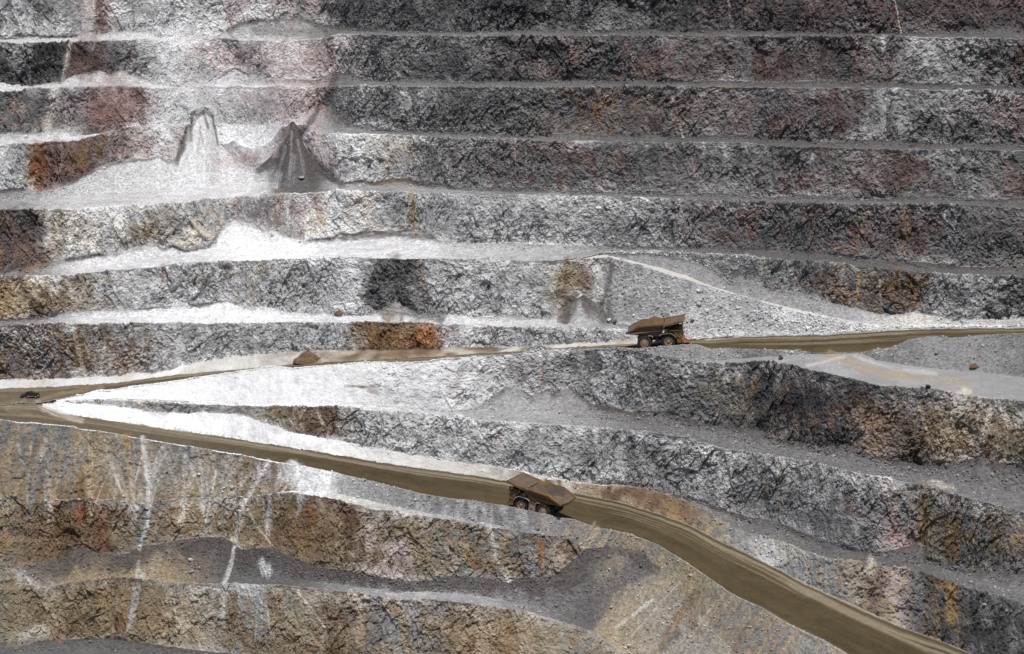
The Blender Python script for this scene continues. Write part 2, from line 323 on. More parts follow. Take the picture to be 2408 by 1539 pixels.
IDX = np.full(NR * NC, -1, np.int64); IDX[ix] = np.arange(len(ix))
# real surface normals of the displaced ground (for dust lying on ledges)
def grid_normals():
    F = np.stack([GX.ravel(), GY.ravel(), GZ.ravel() + HC], 1); F[ix] = Q
    F = F.reshape(NR, NC, 3)
    n = np.zeros((NR * NC, 3))
    qi, qj = np.nonzero(keep_q)
    a, b, c, d = F[qi, qj], F[qi, qj + 1], F[qi + 1, qj + 1], F[qi + 1, qj]
    nn = np.cross(c - a, d - b)
    for di, dj in ((0, 0), (0, 1), (1, 1), (1, 0)):
        np.add.at(n, (qi + di) * NC + qj + dj, nn)
    n = n[ix]; return n / (np.linalg.norm(n, axis=1)[:, None] + 1e-12)
NRM = grid_normals()
vpx = np.tile(X[None], (NR, 1)).ravel()[ix]; vpy = GPY.ravel()[ix]
print('normals', round(time.time() - T0, 1))
# ------------------------------------------------------------------ colours of the rock and dust (albedo)
PAL = dict(dk=(.075, .072, .073), gr=(.16, .155, .153), mg=(.27, .265, .263), lg=(.48, .475, .47), wh=(.57, .565, .57),
           mr=(.125, .085, .078), rd=(.24, .155, .14), pk=(.40, .33, .325), oc=(.28, .185, .095), rust=(.29, .135, .065),
           br=(.15, .098, .062), tn=(.33, .27, .19), cr=(.58, .535, .45), ol=(.21, .19, .145), sl=(.15, .15, .154),
           dd=(.088, .076, .072), ds=(.115, .108, .107), gl=(.23, .15, .075), bn=(.105, .082, .046), sn=(.76, .755, .76),
           bg=(.33, .325, .325), cg=(.52, .50, .46), tb=(.265, .205, .135), bo=(.195, .132, .075), ochr=(.40, .26, .13))
PALA = {k: np.array(v, np.float32) for k, v in PAL.items()}
def knots(s):
    """'x:colA,colB,dust ...' -> per-column colour A, colour B, dust"""
    xs, A, B, Dd = [], [], [], []
    for t in s.split():
        x, r = t.split(':'); r = r.split(',')
        xs.append(float(x)); A.append(PALA[r[0]]); B.append(PALA[r[1]]); Dd.append(float(r[2]) if len(r) > 2 else 0.3)
    A, B = np.array(A), np.array(B)
    f = lambda M: np.stack([np.interp(X, xs, M[:, k]) for k in range(3)], 1)
    return f(A), f(B), np.interp(X, xs, Dd)
FACE = {
 1: '0:tb,ol,.05 60:tb,tn,.1 250:bo,tb,.05 350:tb,bo,.1 430:tb,tn,.12 600:tb,mg,.12 700:tb,ol,.1 800:br,tb,.08 950:mg,tb,.15 1100:bo,tb,.08 1250:bo,tb,.08 1330:tb,ol,.1 1450:tn,gr,.1 1700:gr,tb,.1 2100:mg,tn,.1',
 2: '0:tb,ol,.05 110:bo,br,.05 180:br,bo,.05 260:br,tb,.06 330:tb,gr,.15 420:tb,bo,.1 550:tb,tn,.15 640:tb,bo,.08 720:br,bo,.06 830:br,tb,.08 930:tb,pk,.3 1020:tb,ol,.12 1150:tb,gr,.12 1280:br,gr,.1 1340:br,tb,.1 1450:gr,tb,.1',
 3: '0:wh,wh,.9 286:lg,tn,.7 450:lg,gr,.7 620:tn,mg,.5 720:br,tn,.3 790:br,lg,.3 850:lg,mg,.4 1060:lg,mg,.5 1110:lg,mg,.4 1400:mg,lg,.3 1600:mg,gr,.25 1800:mg,gr,.2 2000:gr,mg,.2 2120:mg,rd,.2 2170:ol,bo,.1 2240:gr,bo,.1 2310:gr,ol,.15 2380:gr,bo,.08',
 4: '0:sn,sn,1 700:sn,wh,1 840:wh,lg,.9 930:lg,mg,.6 1050:lg,mg,.45 1200:mg,gr,.4 1400:gr,mg,.3 1600:gr,dk,.2 1750:dk,ol,.15 1950:dk,mr,.1 2080:dk,br,.1 2170:br,dk,.1 2230:tn,br,.2 2290:tn,br,.3 2350:tn,br,.2 2408:dk,tn,.1',
 5: '0:gr,br,.3 120:br,gr,.3 200:br,mg,.3 300:mg,br,.4 420:lg,mg,.5 550:lg,mg,.6 700:lg,mg,.7 800:lg,wh,.6 830:lg,oc,.3 860:gl,br,.1 1020:gl,rust,.1 1045:pk,lg,.5 1200:lg,mg,.6 1400:lg,mg,.5 1500:lg,mg,.4',
 6: '0:br,oc,.1 90:br,tn,.2 170:tn,lg,.35 330:lg,mg,.5 480:lg,mg,.5 600:lg,tn,.5 720:lg,mg,.5 830:wh,lg,.7 890:gr,dk,.25 960:dk,gr,.2 1010:lg,mg,.5 1270:lg,mg,.5 1330:tn,br,.3 1400:br,lg,.3 1435:mg,gr,.2 1600:mg,bg,.2 1800:bg,mg,.3 2000:bg,lg,.3 2408:cg,lg,.4',
 6.5: '1424:mg,gr,.3 1650:mg,gr,.3 1760:mg,gr,.3 2000:gr,br,.25 2080:br,dk,.15 2160:br,gr,.15 2200:bg,gr,.4 2320:bg,dk,.35 2408:gr,dk,.25',
 7: '0:dk,br,.05 90:mr,br,.1 125:tn,lg,.35 260:lg,cr,.55 330:tn,lg,.5 450:lg,cr,.6 560:lg,pk,.5 650:pk,lg,.5 760:pk,cr,.5 800:lg,mg,.5 940:mg,tn,.4 985:lg,mg,.4 1200:lg,mg,.45 1400:mg,gr,.4 1550:gr,mg,.3 1700:gr,mr,.2 2000:gr,mr,.18 2150:mr,gr,.15 2250:gr,sl,.25 2408:gr,mr,.2',
 8: '0:lg,lg,.5 50:lg,mg,.4 75:rust,oc,.1 110:rd,mr,.1 180:rd,br,.1 260:pk,br,.3 400:pk,lg,.5 480:wh,pk,.8 600:wh,pk,.7 700:pk,lg,.6 760:pk,mg,.4 830:mg,lg,.4 960:lg,tn,.35 1000:mg,gr,.3 1250:gr,mr,.25 1500:gr,mr,.2 1700:gr,mg,.2 1900:gr,mr,.2 2150:mr,gr,.15 2250:gr,mg,.18 2408:gr,mr,.15',
 9: '0:gr,br,.25 100:gr,pk,.3 170:pk,gr,.3 220:rd,mr,.15 320:rd,pk,.25 390:wh,lg,.9 480:wh,lg,.7 560:lg,pk,.5 660:pk,mg,.4 740:pk,rd,.3 775:gr,dk,.2 900:gr,mg,.2 1200:gr,dk,.2 1400:gr,br,.15 1600:mr,gr,.12 1800:gr,mr,.15 1960:mr,gr,.12 2100:gr,mg,.15 2408:gr,mr,.15',
 10: '0:dk,gr,.25 140:dk,gr,.25 165:mr,rd,.1 235:mr,gr,.1 270:gr,mr,.2 330:lg,gr,.5 400:wh,lg,.9 480:lg,pk,.6 560:gr,pk,.4 650:pk,lg,.4 760:pk,rd,.3 800:mg,pk,.2 880:gr,dk,.2 1100:dk,gr,.15 1350:dk,mr,.1 1550:gr,mr,.12 1800:mr,gr,.1 2000:dk,mr,.08 2200:gr,mg,.15 2408:gr,mr,.1',
 11: '0:mg,lg,.6 100:gr,lg,.5 180:lg,gr,.5 240:rd,pk,.2 300:lg,mg,.6 390:wh,lg,.8 480:lg,mg,.6 550:pk,lg,.4 700:pk,gr,.35 770:pk,gr,.3 800:gr,dk,.1 1000:dk,gr,.08 1500:dk,gr,.05 1800:dk,mr,.05 2100:mr,dk,.05 2408:dk,mr,.05',
}
# benches: flat colour, talus colour, dark fringe of fine debris at the talus top
BEN = {
 0: '0:ds,dd,.6 400:ds,dd,.8 2408:tn,tn,.2',
 1: '0:ol,tb,.5 60:mg,br,.6 160:tb,dd,.9 400:tb,dd,.9 520:ds,dd,1 700:ds,dd,1 880:mg,dd,1 1000:bg,dd,.9 1150:mg,dd,.9 1300:gr,dd,.9 1390:ds,ds,.7 1440:tn,gr,.2 1700:mg,tn,.1',
 2: '0:tn,tn,.3 700:sn,sn,0 800:cg,cg,0 1100:bg,cg,.2 1400:gr,gr,.3',
 3: '0:sn,sn,0 700:sn,gr,.7 820:wh,gr,.6 1100:cg,cg,.4 1350:cg,br,.4 1550:gr,gr,1 1750:gr,ds,1 2100:ds,dd,1 2408:gr,dd,1',
 4: '0:sn,sn,0 700:sn,sn,0 900:wh,bg,.1 1100:bg,mg,.4 1250:bg,mg,.9 1500:gr,ds,1 1750:gr,dd,1 2000:gr,dd,1 2408:gr,dd,1',
 6: '0:gr,dd,.9 100:mg,ds,1 200:wh,wh,1 600:sn,wh,.9 760:wh,wh,.5 900:wh,lg,.7 1100:wh,lg,.2 1290:lg,dd,.9 1440:mg,bg,.6 1750:mg,gr,.5 2000:bg,mg,.3 2150:cg,cg,.1 2408:bg,cg,.1',
 7: '0:gr,dd,1 110:mg,dd,1 190:wh,wh,1 480:wh,lg,.8 560:sn,lg,.5 700:sn,wh,.6 800:wh,dd,1 1015:wh,dd,1 1045:lg,bg,0 1350:bg,mg,.3 1500:gr,gr,.6 1800:ds,ds,.9 2408:ds,ds,.9',
 8: '0:mg,ds,1 80:bg,ds,1 180:lg,bg,.9 300:lg,lg,.8 415:wh,lg,.6 470:wh,lg,.5 488:wh,lg,.15 590:wh,wh,.15 625:lg,ds,.9 650:ds,dd,1 740:ds,dd,1 790:bg,ds,.9 900:mg,br,1 1000:mg,gr,.8 1300:gr,ds,.4 2408:ds,ds,.7',
 9: '0:lg,mg,.9 190:wh,lg,.5 400:wh,wh,.1 480:sn,wh,.1 620:sn,wh,.15 740:pk,pk,.2 775:mg,dd,.8 900:gr,ds,.8 1200:gr,ds,.5 1600:ds,ds,.8 2408:ds,dd,.7',
 10: '0:wh,lg,.6 180:lg,lg,.9 350:lg,lg,.4 400:wh,wh,.1 480:wh,wh,.4 600:wh,pk,.3 740:pk,gr,.3 790:gr,ds,.9 1000:gr,ds,.5 1500:ds,ds,.8 2408:ds,dd,.8',
 11: '0:lg,mg,.9 200:lg,mg,1 350:wh,lg,.4 480:wh,lg,.3 540:lg,mg,.6 640:lg,mg,.8 740:mg,gr,.8 780:gr,ds,.9 900:gr,ds,.4 1500:ds,dk,.6 2408:ds,dk,.7',
 12: '0:mg,mg,.1 2408:gr,gr,0',
}
APR = {2: '0:sn,sn,0 700:sn,wh,0 1000:cg,wh,0 1300:cg,br,0 1400:br,tn,0 1600:br,oc,0 1680:gr,tn,0 1800:bg,lg,0 1960:mg,tn,0 2050:tn,mr,0 2110:pk,tn,0 2160:dk,gr,0 2230:oc,dk,0 2270:dk,gr,0 2408:dk,gr,0',
       4: '0:wh,cg,0 600:sn,cg,0 700:cg,br,0 1000:tn,br,0 1100:cg,br,0 1450:cg,tn,0 1640:cg,bn,0 1800:bg,bn,0 2408:cg,bg,0'}
SCR = {2: '0:gr,tb,0 70:sl,ol,0 130:sl,ol,0 230:gr,tb,0 300:tb,gr,0 420:gr,mg,0 560:gr,tb,0 640:mg,br,0 700:sn,wh,0 765:sn,wh,0 800:mg,bg,0 1000:mg,gr,0 1250:mg,gr,0 1340:gr,tn,0 1500:gr,tb,0 1600:ol,tb,0 1800:gr,tb,0 1950:mg,tn,0 2408:bg,tn,0'}
BRM = {2: '0:wh,wh,0 700:sn,sn,0 800:bg,mg,0 1250:mg,gr,0 1600:mg,tn,0 2408:bg,tn,0',
       4: '0:sn,sn,0 850:wh,wh,0 1000:bg,lg,0 1200:mg,gr,0 1450:mg,gr,0 1700:gr,mg,0 1900:gr,bg,0 2100:gr,mg,0 2408:mg,gr,0'}
YRD = '0:bg,bg,0 1640:mg,mg,0 1850:mg,bg,0 2000:mg,bg,0 2408:mg,mg,0'
TRK = '0:cg,cg,0 1430:lg,cg,0 2408:cg,cg,0'
# stains, veins, chutes, dust trails: colour strength width  x,y x,y ...
STROKES = '''
cr .9 13 206,-40 220,79
rd .7 9 232,-40 231,75
rd .5 5 185,-20 190,75
wh .9 26 385,-60 395,30 402,90 395,150 430,205 442,262
rd .6 6 540,-30 546,64
pk .6 60 690,-60 690,40
pk .5 40 640,120 660,190
cr .9 8 165,102 158,140 149,186
mr .8 32 205,105 203,166
rd .7 14 182,150 190,164
gr .6 24 265,105 265,164
rd .7 4 311,100 306,146
rd .7 8 766,90 786,160 776,200
mr .6 22 548,106 562,140
cr .8 15 132,215 112,302
cr .7 4 156,215 151,302
rd .55 60 270,218 275,300
rd .8 6 326,205 340,300
wh .7 14 350,200 400,250 425,290
rust .9 24 92,350 86,425
cr .8 4 66,360 59,440
cr .6 12 76,425 74,440
rd .6 28 135,345 122,425
gl .7 20 205,335 192,385
gl .6 14 240,320 232,350
rust .7 3 344,340 350,372
rust .5 4 290,340 282,375
wh .8 12 470,300 440,400 420,450
dd .85 7 440,300 432,330 415,382
dd .8 6 452,270 448,330
dd .7 5 478,262 490,300
dd .75 4 500,275 512,340
dd .5 4 470,300 478,340
dd .8 8 462,268 482,262 497,272
dd .9 10 790,172 768,235 728,290 700,325
dd .85 12 700,322 660,370 612,402
dd .8 22 700,335 690,395
dd .85 13 722,355 760,400 800,432
dd .6 26 735,380 745,425
ds .6 20 775,250 800,292
ds .7 16 690,395 700,440
bg .5 12 688,370 680,430
wh .6 10 655,410 650,440
pk .8 10 684,225 668,310 645,365
rd .4 14 740,190 760,260
ds .7 9 540,72 570,54 650,46 720,50 765,72
ds .5 16 600,70 740,80
ds .6 9 770,80 760,100
dd .7 4 515,184 554,160 582,178
ds .6 8 700,185 745,195
mr .8 40 40,560 60,600
dk .8 40 50,520 80,540
mr .7 22 110,600 60,640
oc .7 8 112,610 60,640
oc .8 8 338,515 346,565
oc .4 5 420,480 400,530
tn .7 4 150,500 120,570
ochr .5 18 662,462 650,530
rd .55 10 632,470 625,500
ochr .5 8 740,455 758,530
tn .5 7 700,460 700,500
ochr .75 9 965,455 976,545
cr .7 3 978,470 980,545
gr .6 30 600,480 610,500
ochr .85 6 986,610 988,650 993,690
cr .8 6 996,690 1012,738
dk .85 24 930,620 885,650 870,700
dk .8 26 950,640 955,690
dk .8 14 985,660 1005,712
dd .8 22 900,728 1030,745
br .75 16 1332,618 1322,690
rd .5 10 1362,618 1392,690
tn .7 12 1345,700 1320,740
dd .95 22 1345,712 1330,750
dd .9 22 1380,715 1430,752
dd .8 9 1440,620 1425,690 1415,715
lg .7 14 1410,640 1405,700
oc .6 8 383,628 385,660
oc .6 7 472,640 476,668
br .6 6 500,630 502,660
br .6 6 455,625 460,670
oc .5 8 535,620 530,650
rust .9 13 1012,772 1018,812
ochr .6 8 1000,800 1028,818
gl .7 34 930,765 930,812
br .8 5 805,820 1035,821
br .7 10 150,768 143,850
gl .6 9 186,790 190,850
br .6 12 242,768 246,806
br .7 9 347,768 350,845
br .6 6 310,770 315,810
cr .6 5 174,775 184,830 200,880
cr .6 4 247,800 240,845
cr .5 4 350,780 335,850
rust .6 6 5,886 150,884
rust .5 5 180,882 215,880
rust .6 5 292,872 306,872
sl .4 20 500,770 510,830
mr .6 12 1150,775 1165,800
dd .6 12 1125,812 1165,822
tn .5 3 1800,620 1805,650
ochr .85 4 2020,637 2013,723
cr .7 3 2068,655 2074,723
pk .8 3 1846,625 1862,645 1885,680
cr .5 5 1795,607 1790,640
lg .6 5 1856,620 1854,640
ochr .7 4 2157,644 2152,718
br .6 26 2110,650 2120,715
lg .5 5 1985,620 1980,650
cr .85 2 2104,0 2111,34 2118,79
lg .8 5 2074,90 2077,122
cr .8 3 1575,213 1585,251 1599,292 1607,323
rd .6 6 1583,240 1590,300
pk .9 3 1605,337 1629,378 1634,402 1664,447
rd .8 4 1628,384 1633,402
tn .7 2 1641,337 1631,376
cr .6 1.5 2085,213 2080,285 2086,330
lg .7 8 1912,366 1903,378
cr .6 2 2224,495 2221,516
rd .5 2 1030,90 1024,120
tn .5 2 1560,140 1550,190
ochr .3 10 1660,205 1720,208
mr .6 16 1975,215 1965,300
mr .6 12 2098,120 2085,195
mr .6 12 2330,120 2315,190
mr .5 16 2050,350 2040,440
mr .5 12 2180,520 2170,600
ochr .4 12 2040,500 2010,580
ochr .35 9 2130,500 2125,600
lg .4 40 1300,480 1310,560
cr .9 24 2262,932 2250,975
cr .85 10 2330,960 2310,1040
cr .85 9 2350,950 2372,1000
cr .7 6 2300,980 2285,1045
tn .85 5 2158,945 2172,990 2188,1050
ochr .8 7 1745,868 1734,902
ochr .6 6 1775,872 1770,910
tn .7 4 1842,868 1832,880
tn .6 5 1705,846 1690,880
br .6 24 2020,935 2050,990
tn .6 14 2222,1000 2215,1060
oc .5 12 1780,900 1760,940
mr .6 14 1840,900 1850,980
br .4 8 1122,862 1130,890
mr .7 8 1224,858 1236,895
rd .55 10 1272,860 1272,912
rd .4 8 1085,870 1070,920
lg .6 3 1000,870 1005,900
lg .6 4 1030,870 1015,930
cr .75 2.5 1485,842 1496,890 1511,945
tn .5 6 1552,850 1556,900
pk .5 8 1530,830 1552,850
br .85 4 812,909 850,910 893,907
br .7 8 868,918 885,924
lg .5 8 920,900 925,940
ol .7 7 470,878 460,884
wh .95 8 1066,1008 1078,1052 1094,1074
gr .7 10 1092,1068 1106,1084
br .5 8 1172,1030 1174,1062
br .8 14 700,978 740,995 790,1014
cr .6 4 745,965 760,1000
cr .6 3 715,962 705,985
oc .6 10 640,965 655,975
gr .7 12 560,958 566,972
gr .7 16 355,958 390,966
ol .6 8 300,945 330,960
gr .6 8 430,958 470,968
oc .85 11 2175,1147 2166,1278
oc .8 7 2228,1157 2232,1285
ol .6 22 2200,1160 2200,1260
cr .5 10 2190,1135 2240,1150
pk .7 14 2128,1262 2095,1285
pk .8 5 1706,1168 1714,1200
oc .7 4 1838,1076 1830,1200
tn .6 3 2105,1147 2102,1206
oc .7 6 2378,1258 2400,1300 2420,1340
oc .5 22 2340,1200 2350,1300
rd .5 14 1990,1180 2010,1210
lg .4 24 1700,1110 1690,1160
tn .7 6 1906,1090 1893,1130
tn .6 5 2020,1110 2000,1140
cr .6 18 2048,1328 2040,1346
tn .8 12 2130,1342 2106,1396
mr .85 20 2074,1374 2055,1392
oc .9 9 2245,1378 2238,1465
dk .7 18 2190,1376 2185,1400
cr .4 10 1800,1275 1870,1310
rust .8 13 186,1190 190,1215
rust .7 16 236,1205 240,1280
br .6 14 60,1200 80,1300
oc .6 12 10,1200 14,1300
lg .8 7 336,1030 350,1140 351,1200 340,1250 328,1290
wh .6 4 340,1060 351,1150 348,1240
wh .7 4 325,1318 321,1358
lg .7 4 372,1130 352,1195
wh .8 7 632,1086 600,1140 566,1200
lg .8 6 566,1200 552,1285
lg .9 6 550,1290 540,1340 526,1374
wh .95 7 658,1110 640,1165 632,1215 628,1258
cr .9 3 581,1200 608,1245 640,1283
wh .95 20 690,1098 720,1120 745,1142
br .8 8 648,1112 640,1185
oc .8 15 298,1028 305,1110
tn .7 9 304,1110 312,1205
cr .6 5 254,1075 280,1140 308,1200
cr .5 4 345,1040 318,1130
oc .8 9 205,1088 190,1120 172,1156
oc .7 6 140,1060 132,1120 118,1218
tn .8 5 117,1190 110,1260
br .7 9 88,1040 50,1130 16,1205
tn .6 6 50,1120 20,1200
sl .8 10 112,1075 76,1175
sl .7 8 152,1076 140,1155
sl .8 9 360,1130 372,1150
sl .5 10 205,1060 185,1090
sl .6 20 40,1080 20,1140
tn .6 6 232,1100 212,1170
br .6 8 196,1120 170,1180
oc .5 6 470,1110 455,1150
cr .8 3 508,1108 498,1160 482,1235
tn .6 5 560,1090 540,1180
cr .5 3 440,1110 425,1180
cr .85 8 1150,1242 1160,1285 1172,1322
cr .85 8 1185,1340 1198,1366
rust .8 15 1272,1280 1268,1320
rust .6 9 1100,1310 1120,1330
oc .7 12 690,1215 688,1260
rust .7 16 725,1195 735,1215
pk .7 30 945,1290 950,1340
gr .7 22 1220,1250 1225,1300
gr .6 20 1110,1240 1150,1290
oc .7 16 248,1388 244,1440
rust .8 4 294,1420 281,1482
lg .7 9 322,1380 305,1485
lg .75 9 527,1376 520,1492
cr .8 4 700,1390 740,1440 768,1484
cr .7 3 603,1434 600,1510
cr .7 2.5 629,1430 636,1490
tn .7 22 52,1450 30,1500
cr .6 16 110,1480 60,1500
rust .5 14 130,1480 140,1500
rust .7 12 925,1412 930,1440
rust .6 10 745,1490 740,1510
oc .8 12 1180,1445 1200,1530
tn .7 10 1122,1440 1130,1460
oc .5 20 1060,1450 1080,1530
wh .8 14 618,1325 625,1348
wh .5 10 325,1345 340,1358
tn .7 18 370,1308 360,1345
tn .4 14 400,1290 420,1320
bg .6 12 45,1345 55,1365
ds .9 34 1375,1455 1430,1390 1500,1330
dd .8 16 1390,1300 1460,1298 1545,1338
dd .7 12 1380,1350 1330,1380
sl .5 8 1560,1360 1500,1440
br .6 9 1640,1390 1560,1500
sl .5 10 1700,1440 1650,1539
br .5 8 1760,1470 1720,1545
sl .6 8 1480,1340 1440,1390
cr .4 3 1600,1370 1480,1500
cr .4 3 1680,1420 1600,1530
tn .9 18 1400,1492 1480,1430 1585,1356
cr .8 5 1448,1474 1490,1445 1534,1410
oc .8 4 1534,1545 1570,1495 1604,1440
br .8 17 1620,1418 1630,1470
oc .5 14 1600,1440 1590,1480
dd .6 16 1590,1490 1560,1520
tn .5 8 1700,1400 1640,1500
tn .5 14 1400,1240 1390,1275
tn .9 13 1950,836 2000,852 2069,876 2160,890 2276,900
lg .6 6 2010,838 2100,868 2200,880
cr .5 5 1900,860 1985,840
dd .8 8 800,562 850,556 930,552 1012,560
br .85 6 890,433 930,423 980,430
dd .7 5 800,432 860,426
pk .5 20 520,380 600,385
rd .35 14 560,365 590,390
br .5 5 0,962 60,966 130,976 230,992
br .5 5 260,903 160,918 104,936 94,950 150,974 270,1000
br .45 4 0,925 70,925 150,918
tn .4 5 240,910 140,927 84,944
tn .35 4 0,975 90,980 180,993
bg .6 5 470,300 466,360
bg .6 4 686,310 680,420
bg .5 4 700,330 715,410
lg .4 5 672,345 652,410
cr .5 8 92,946 98,958 130,974 190,990
tn .4 8 14,962 26,950 56,945
tn .3 6 20,968 70,976
bn .8 10 712,836 740,830
br .5 14 760,832 800,836
br .7 30 1500,1148 1600,1190
tn .5 12 1640,1195 1700,1240
'''
# ------------------------------------------------------------------ paint
N = len(Q)
row = ix // NC; colm = ix % NC
seg_of_row = np.zeros(NR, int); t_of_row = np.zeros(NR)
for k, s in enumerate(SEG):
    seg_of_row[s['r0'] + 1:s['r0'] + s['n'] + 1] = k
    t_of_row[s['r0'] + 1:s['r0'] + s['n'] + 1] = np.arange(1, s['n'] + 1) / s['n']
sg = seg_of_row[row]; tt = t_of_row[row].astype(np.float32)
cls = np.array([s['cls'] for s in SEG])[sg]; tier = np.array([s['tier'] for s in SEG])[sg]
COLR = np.zeros((N, 3), np.float32); DUST = np.zeros(N, np.float32)
n_str = vn(P, (1.6, 5, 9), 41, 2)          # runs down the face
n_pat = vn(P, (9, 9, 6), 43, 3)
n_fin = vn(P, (2.6, 3, 2.2), 45, 2)
n_big = vn(P, (26, 30, 16), 47, 2)
mixf = sst(-0.28, 0.34, 0.55 * n_pat + 0.6 * n_str * 0.8 + 0.45 * n_fin + 0.18 * c1 * 2)
mix_soft = sst(-0.5, 0.5, n_pat + 0.5 * n_fin)
def fill(sel, spec, m):
    A, B, Dd = knots(spec); c = np.clip(colm[sel] + ((13 * n_pat[sel] + 16 * n_big[sel] + 5 * n_fin[sel]) / STEP).astype(int), 0, NC - 1)
    COLR[sel] = A[c] * (1 - m[sel, None]) + B[c] * m[sel, None]
    return Dd[c]
for k, s in enumerate(SEG):
    sel = np.flatnonzero(sg == k)
    if not len(sel): continue
    c, ti = s['cls'], s['tier']
    if c == 'face':
        DUST[sel] = fill(sel, FACE[ti], mixf)
    elif c in ('bench', 'floor'):
        A, B, Dd = knots(BEN[ti]); COLR[sel] = A[colm[sel]] * (1 + 0.12 * n_fin[sel, None] + 0.10 * n_pat[sel, None] - 0.04)
    elif c == 'talus':
        A, B, Dd = knots(BEN[ti]); j = colm[sel]
        a = A[j] * (1 - (0.6 * tt[sel])[:, None]) + B[j] * (0.6 * tt[sel])[:, None]
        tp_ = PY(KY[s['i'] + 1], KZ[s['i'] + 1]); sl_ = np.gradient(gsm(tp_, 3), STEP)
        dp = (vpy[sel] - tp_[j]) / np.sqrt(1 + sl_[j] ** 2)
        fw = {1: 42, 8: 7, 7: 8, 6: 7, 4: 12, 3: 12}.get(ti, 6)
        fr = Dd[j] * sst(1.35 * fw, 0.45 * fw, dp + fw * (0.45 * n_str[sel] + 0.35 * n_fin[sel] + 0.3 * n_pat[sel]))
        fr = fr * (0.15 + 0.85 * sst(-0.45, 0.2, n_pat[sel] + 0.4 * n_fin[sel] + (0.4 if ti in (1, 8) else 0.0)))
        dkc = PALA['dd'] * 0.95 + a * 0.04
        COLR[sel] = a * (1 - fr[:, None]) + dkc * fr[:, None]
    elif c == 'scree':
        dgs = vn(np.stack([(vpx[sel] * .82 + vpy[sel] * .57) / 6.0, (vpy[sel] * .82 - vpx[sel] * .57) / 75.0, np.full(len(sel), 4.4)], 1), 1.0, 57, 3)
        q_ = sst(1280, 1400, vpx[sel])
        mm = np.zeros(N, np.float32); mm[sel] = sst(-0.3, 0.35, n_str[sel] + 0.4 * n_pat[sel]) * (1 - q_) + sst(-0.35, 0.4, dgs + 0.2 * n_pat[sel]) * q_
        fill(sel, SCR[ti], mm)
        A, B, _ = knots(FACE[2]); j = colm[sel]
        k_ = (sst(0.55, 0.1, tt[sel] + 0.35 * n_str[sel] + 0.25 * n_pat[sel]) * (vpx[sel] < 700))[:, None]
        COLR[sel] += ((A[j] * 0.6 + B[j] * 0.4) - COLR[sel]) * k_
    elif c == 'apron': fill(sel, APR[ti], mixf if ti == 2 else mix_soft)
    elif c == 'berm': fill(sel, BRM[ti], mix_soft)
    elif c == 'yard': fill(sel, YRD, mix_soft)
    elif c == 'track': fill(sel, TRK, mix_soft)
    elif c == 'road':
        # wheel tracks run along the road: one shade per distance across it
        lf = sst(900, 100, vpx[sel])[:, None]; base = np.array([.082, .062, .034], np.float32) * (1 - lf) + np.array([.13, .106, .072], np.float32) * lf
        acr = np.stack([tt[sel] * 9.0, X[colm[sel]] / 420.0, np.full(len(sel), 3.0 + ti)], 1)
        s1 = vn(acr, (1, 1, 1), 51, 2)
        s2 = vn(np.stack([tt[sel] * 34.0, X[colm[sel]] / 200.0, np.full(len(sel), 9.0 + ti)], 1), 1.0, 53, 2)
        edge = np.maximum(sst(0.95, 1.0, tt[sel] + 0.03 * s1), 0.7 * sst(0.08, 0.0, tt[sel] + 0.03 * s1))
        cc = base * (1 + 0.30 * s1 + 0.09 * s2 + 0.08 * n_fin[sel] + 0.16 * n_pat[sel] + 0.14 * n_big[sel])[:, None]
        lite = (np.maximum(0.8 * sst(0.70, 0.80, tt[sel] + 0.05 * s1) * sst(0.95, 0.88, tt[sel] + 0.04 * s1), 0.5 * sst(0.05, 0.3, s1 + 0.3 * s2) * sst(0.3, 0.6, tt[sel])) * sst(-0.6, 0.3, s2 + 0.5 * n_big[sel]))[:, None]
        cc = cc * (1 - lite) + np.array([.25, .212, .15], np.float32) * lite
        wedge = 0.8 * edge[:, None]
        COLR[sel] = cc * (1 - wedge) + np.array([.34, .31, .26], np.float32) * wedge
is_talus = cls == 'talus'; is_face = cls == 'face'
# chutes fan out over the scree below the lower road
FUN = []
r2 = np.random.default_rng(3)
crest_lo = lambda x: float(np.interp(x, [0, 113, 189, 275, 344, 464, 568, 650, 800, 1000], [988, 999, 1010, 1023, 1035, 1054, 1071, 1088, 1114, 1164]))
for nx, ny, spread, cols in ((20, 1208, 50, 'tn oc br gr'), (70, 1190, 40, 'sl tn gr cr'), (118, 1205, 45, 'tn oc sl lg'), (172, 1165, 40, 'sl gr tn'), (210, 1195, 40, 'oc tn cr'),
                             (262, 1180, 36, 'tn cr gr'), (310, 1205, 60, 'cr tn lg oc'), (351, 1190, 48, 'lg tn sl'), (425, 1200, 46, 'tn cr lg'), (482, 1215, 44, 'lg cr gr'),
                             (520, 1190, 36, 'tn lg sl'), (560, 1205, 45, 'lg br tn'), (630, 1215, 40, 'cr lg br'), (700, 1180, 30, 'wh lg')):
    cl = cols.split()
    for q in range(int(spread * 0.45)):
        tx = nx + r2.uniform(-1, 1) * spread * 1.55 + (20 if nx < 700 else 30); ty = (crest_lo(tx) if nx < 1000 else ny - 80) + r2.uniform(2, 60)
        ex = nx + r2.normal() * 4; ey = ny + r2.uniform(-30, 45)
        mx_, my_ = (tx * 0.36 + ex * 0.64), (ty * 0.5 + ey * 0.5)
        FUN.append('%s %.2f %.1f %.0f,%.0f %.0f,%.0f %.0f,%.0f' % (cl[r2.integers(len(cl))], r2.uniform(.2, .48), r2.uniform(2.0, 6.5), tx, ty, mx_, my_, ex, ey))
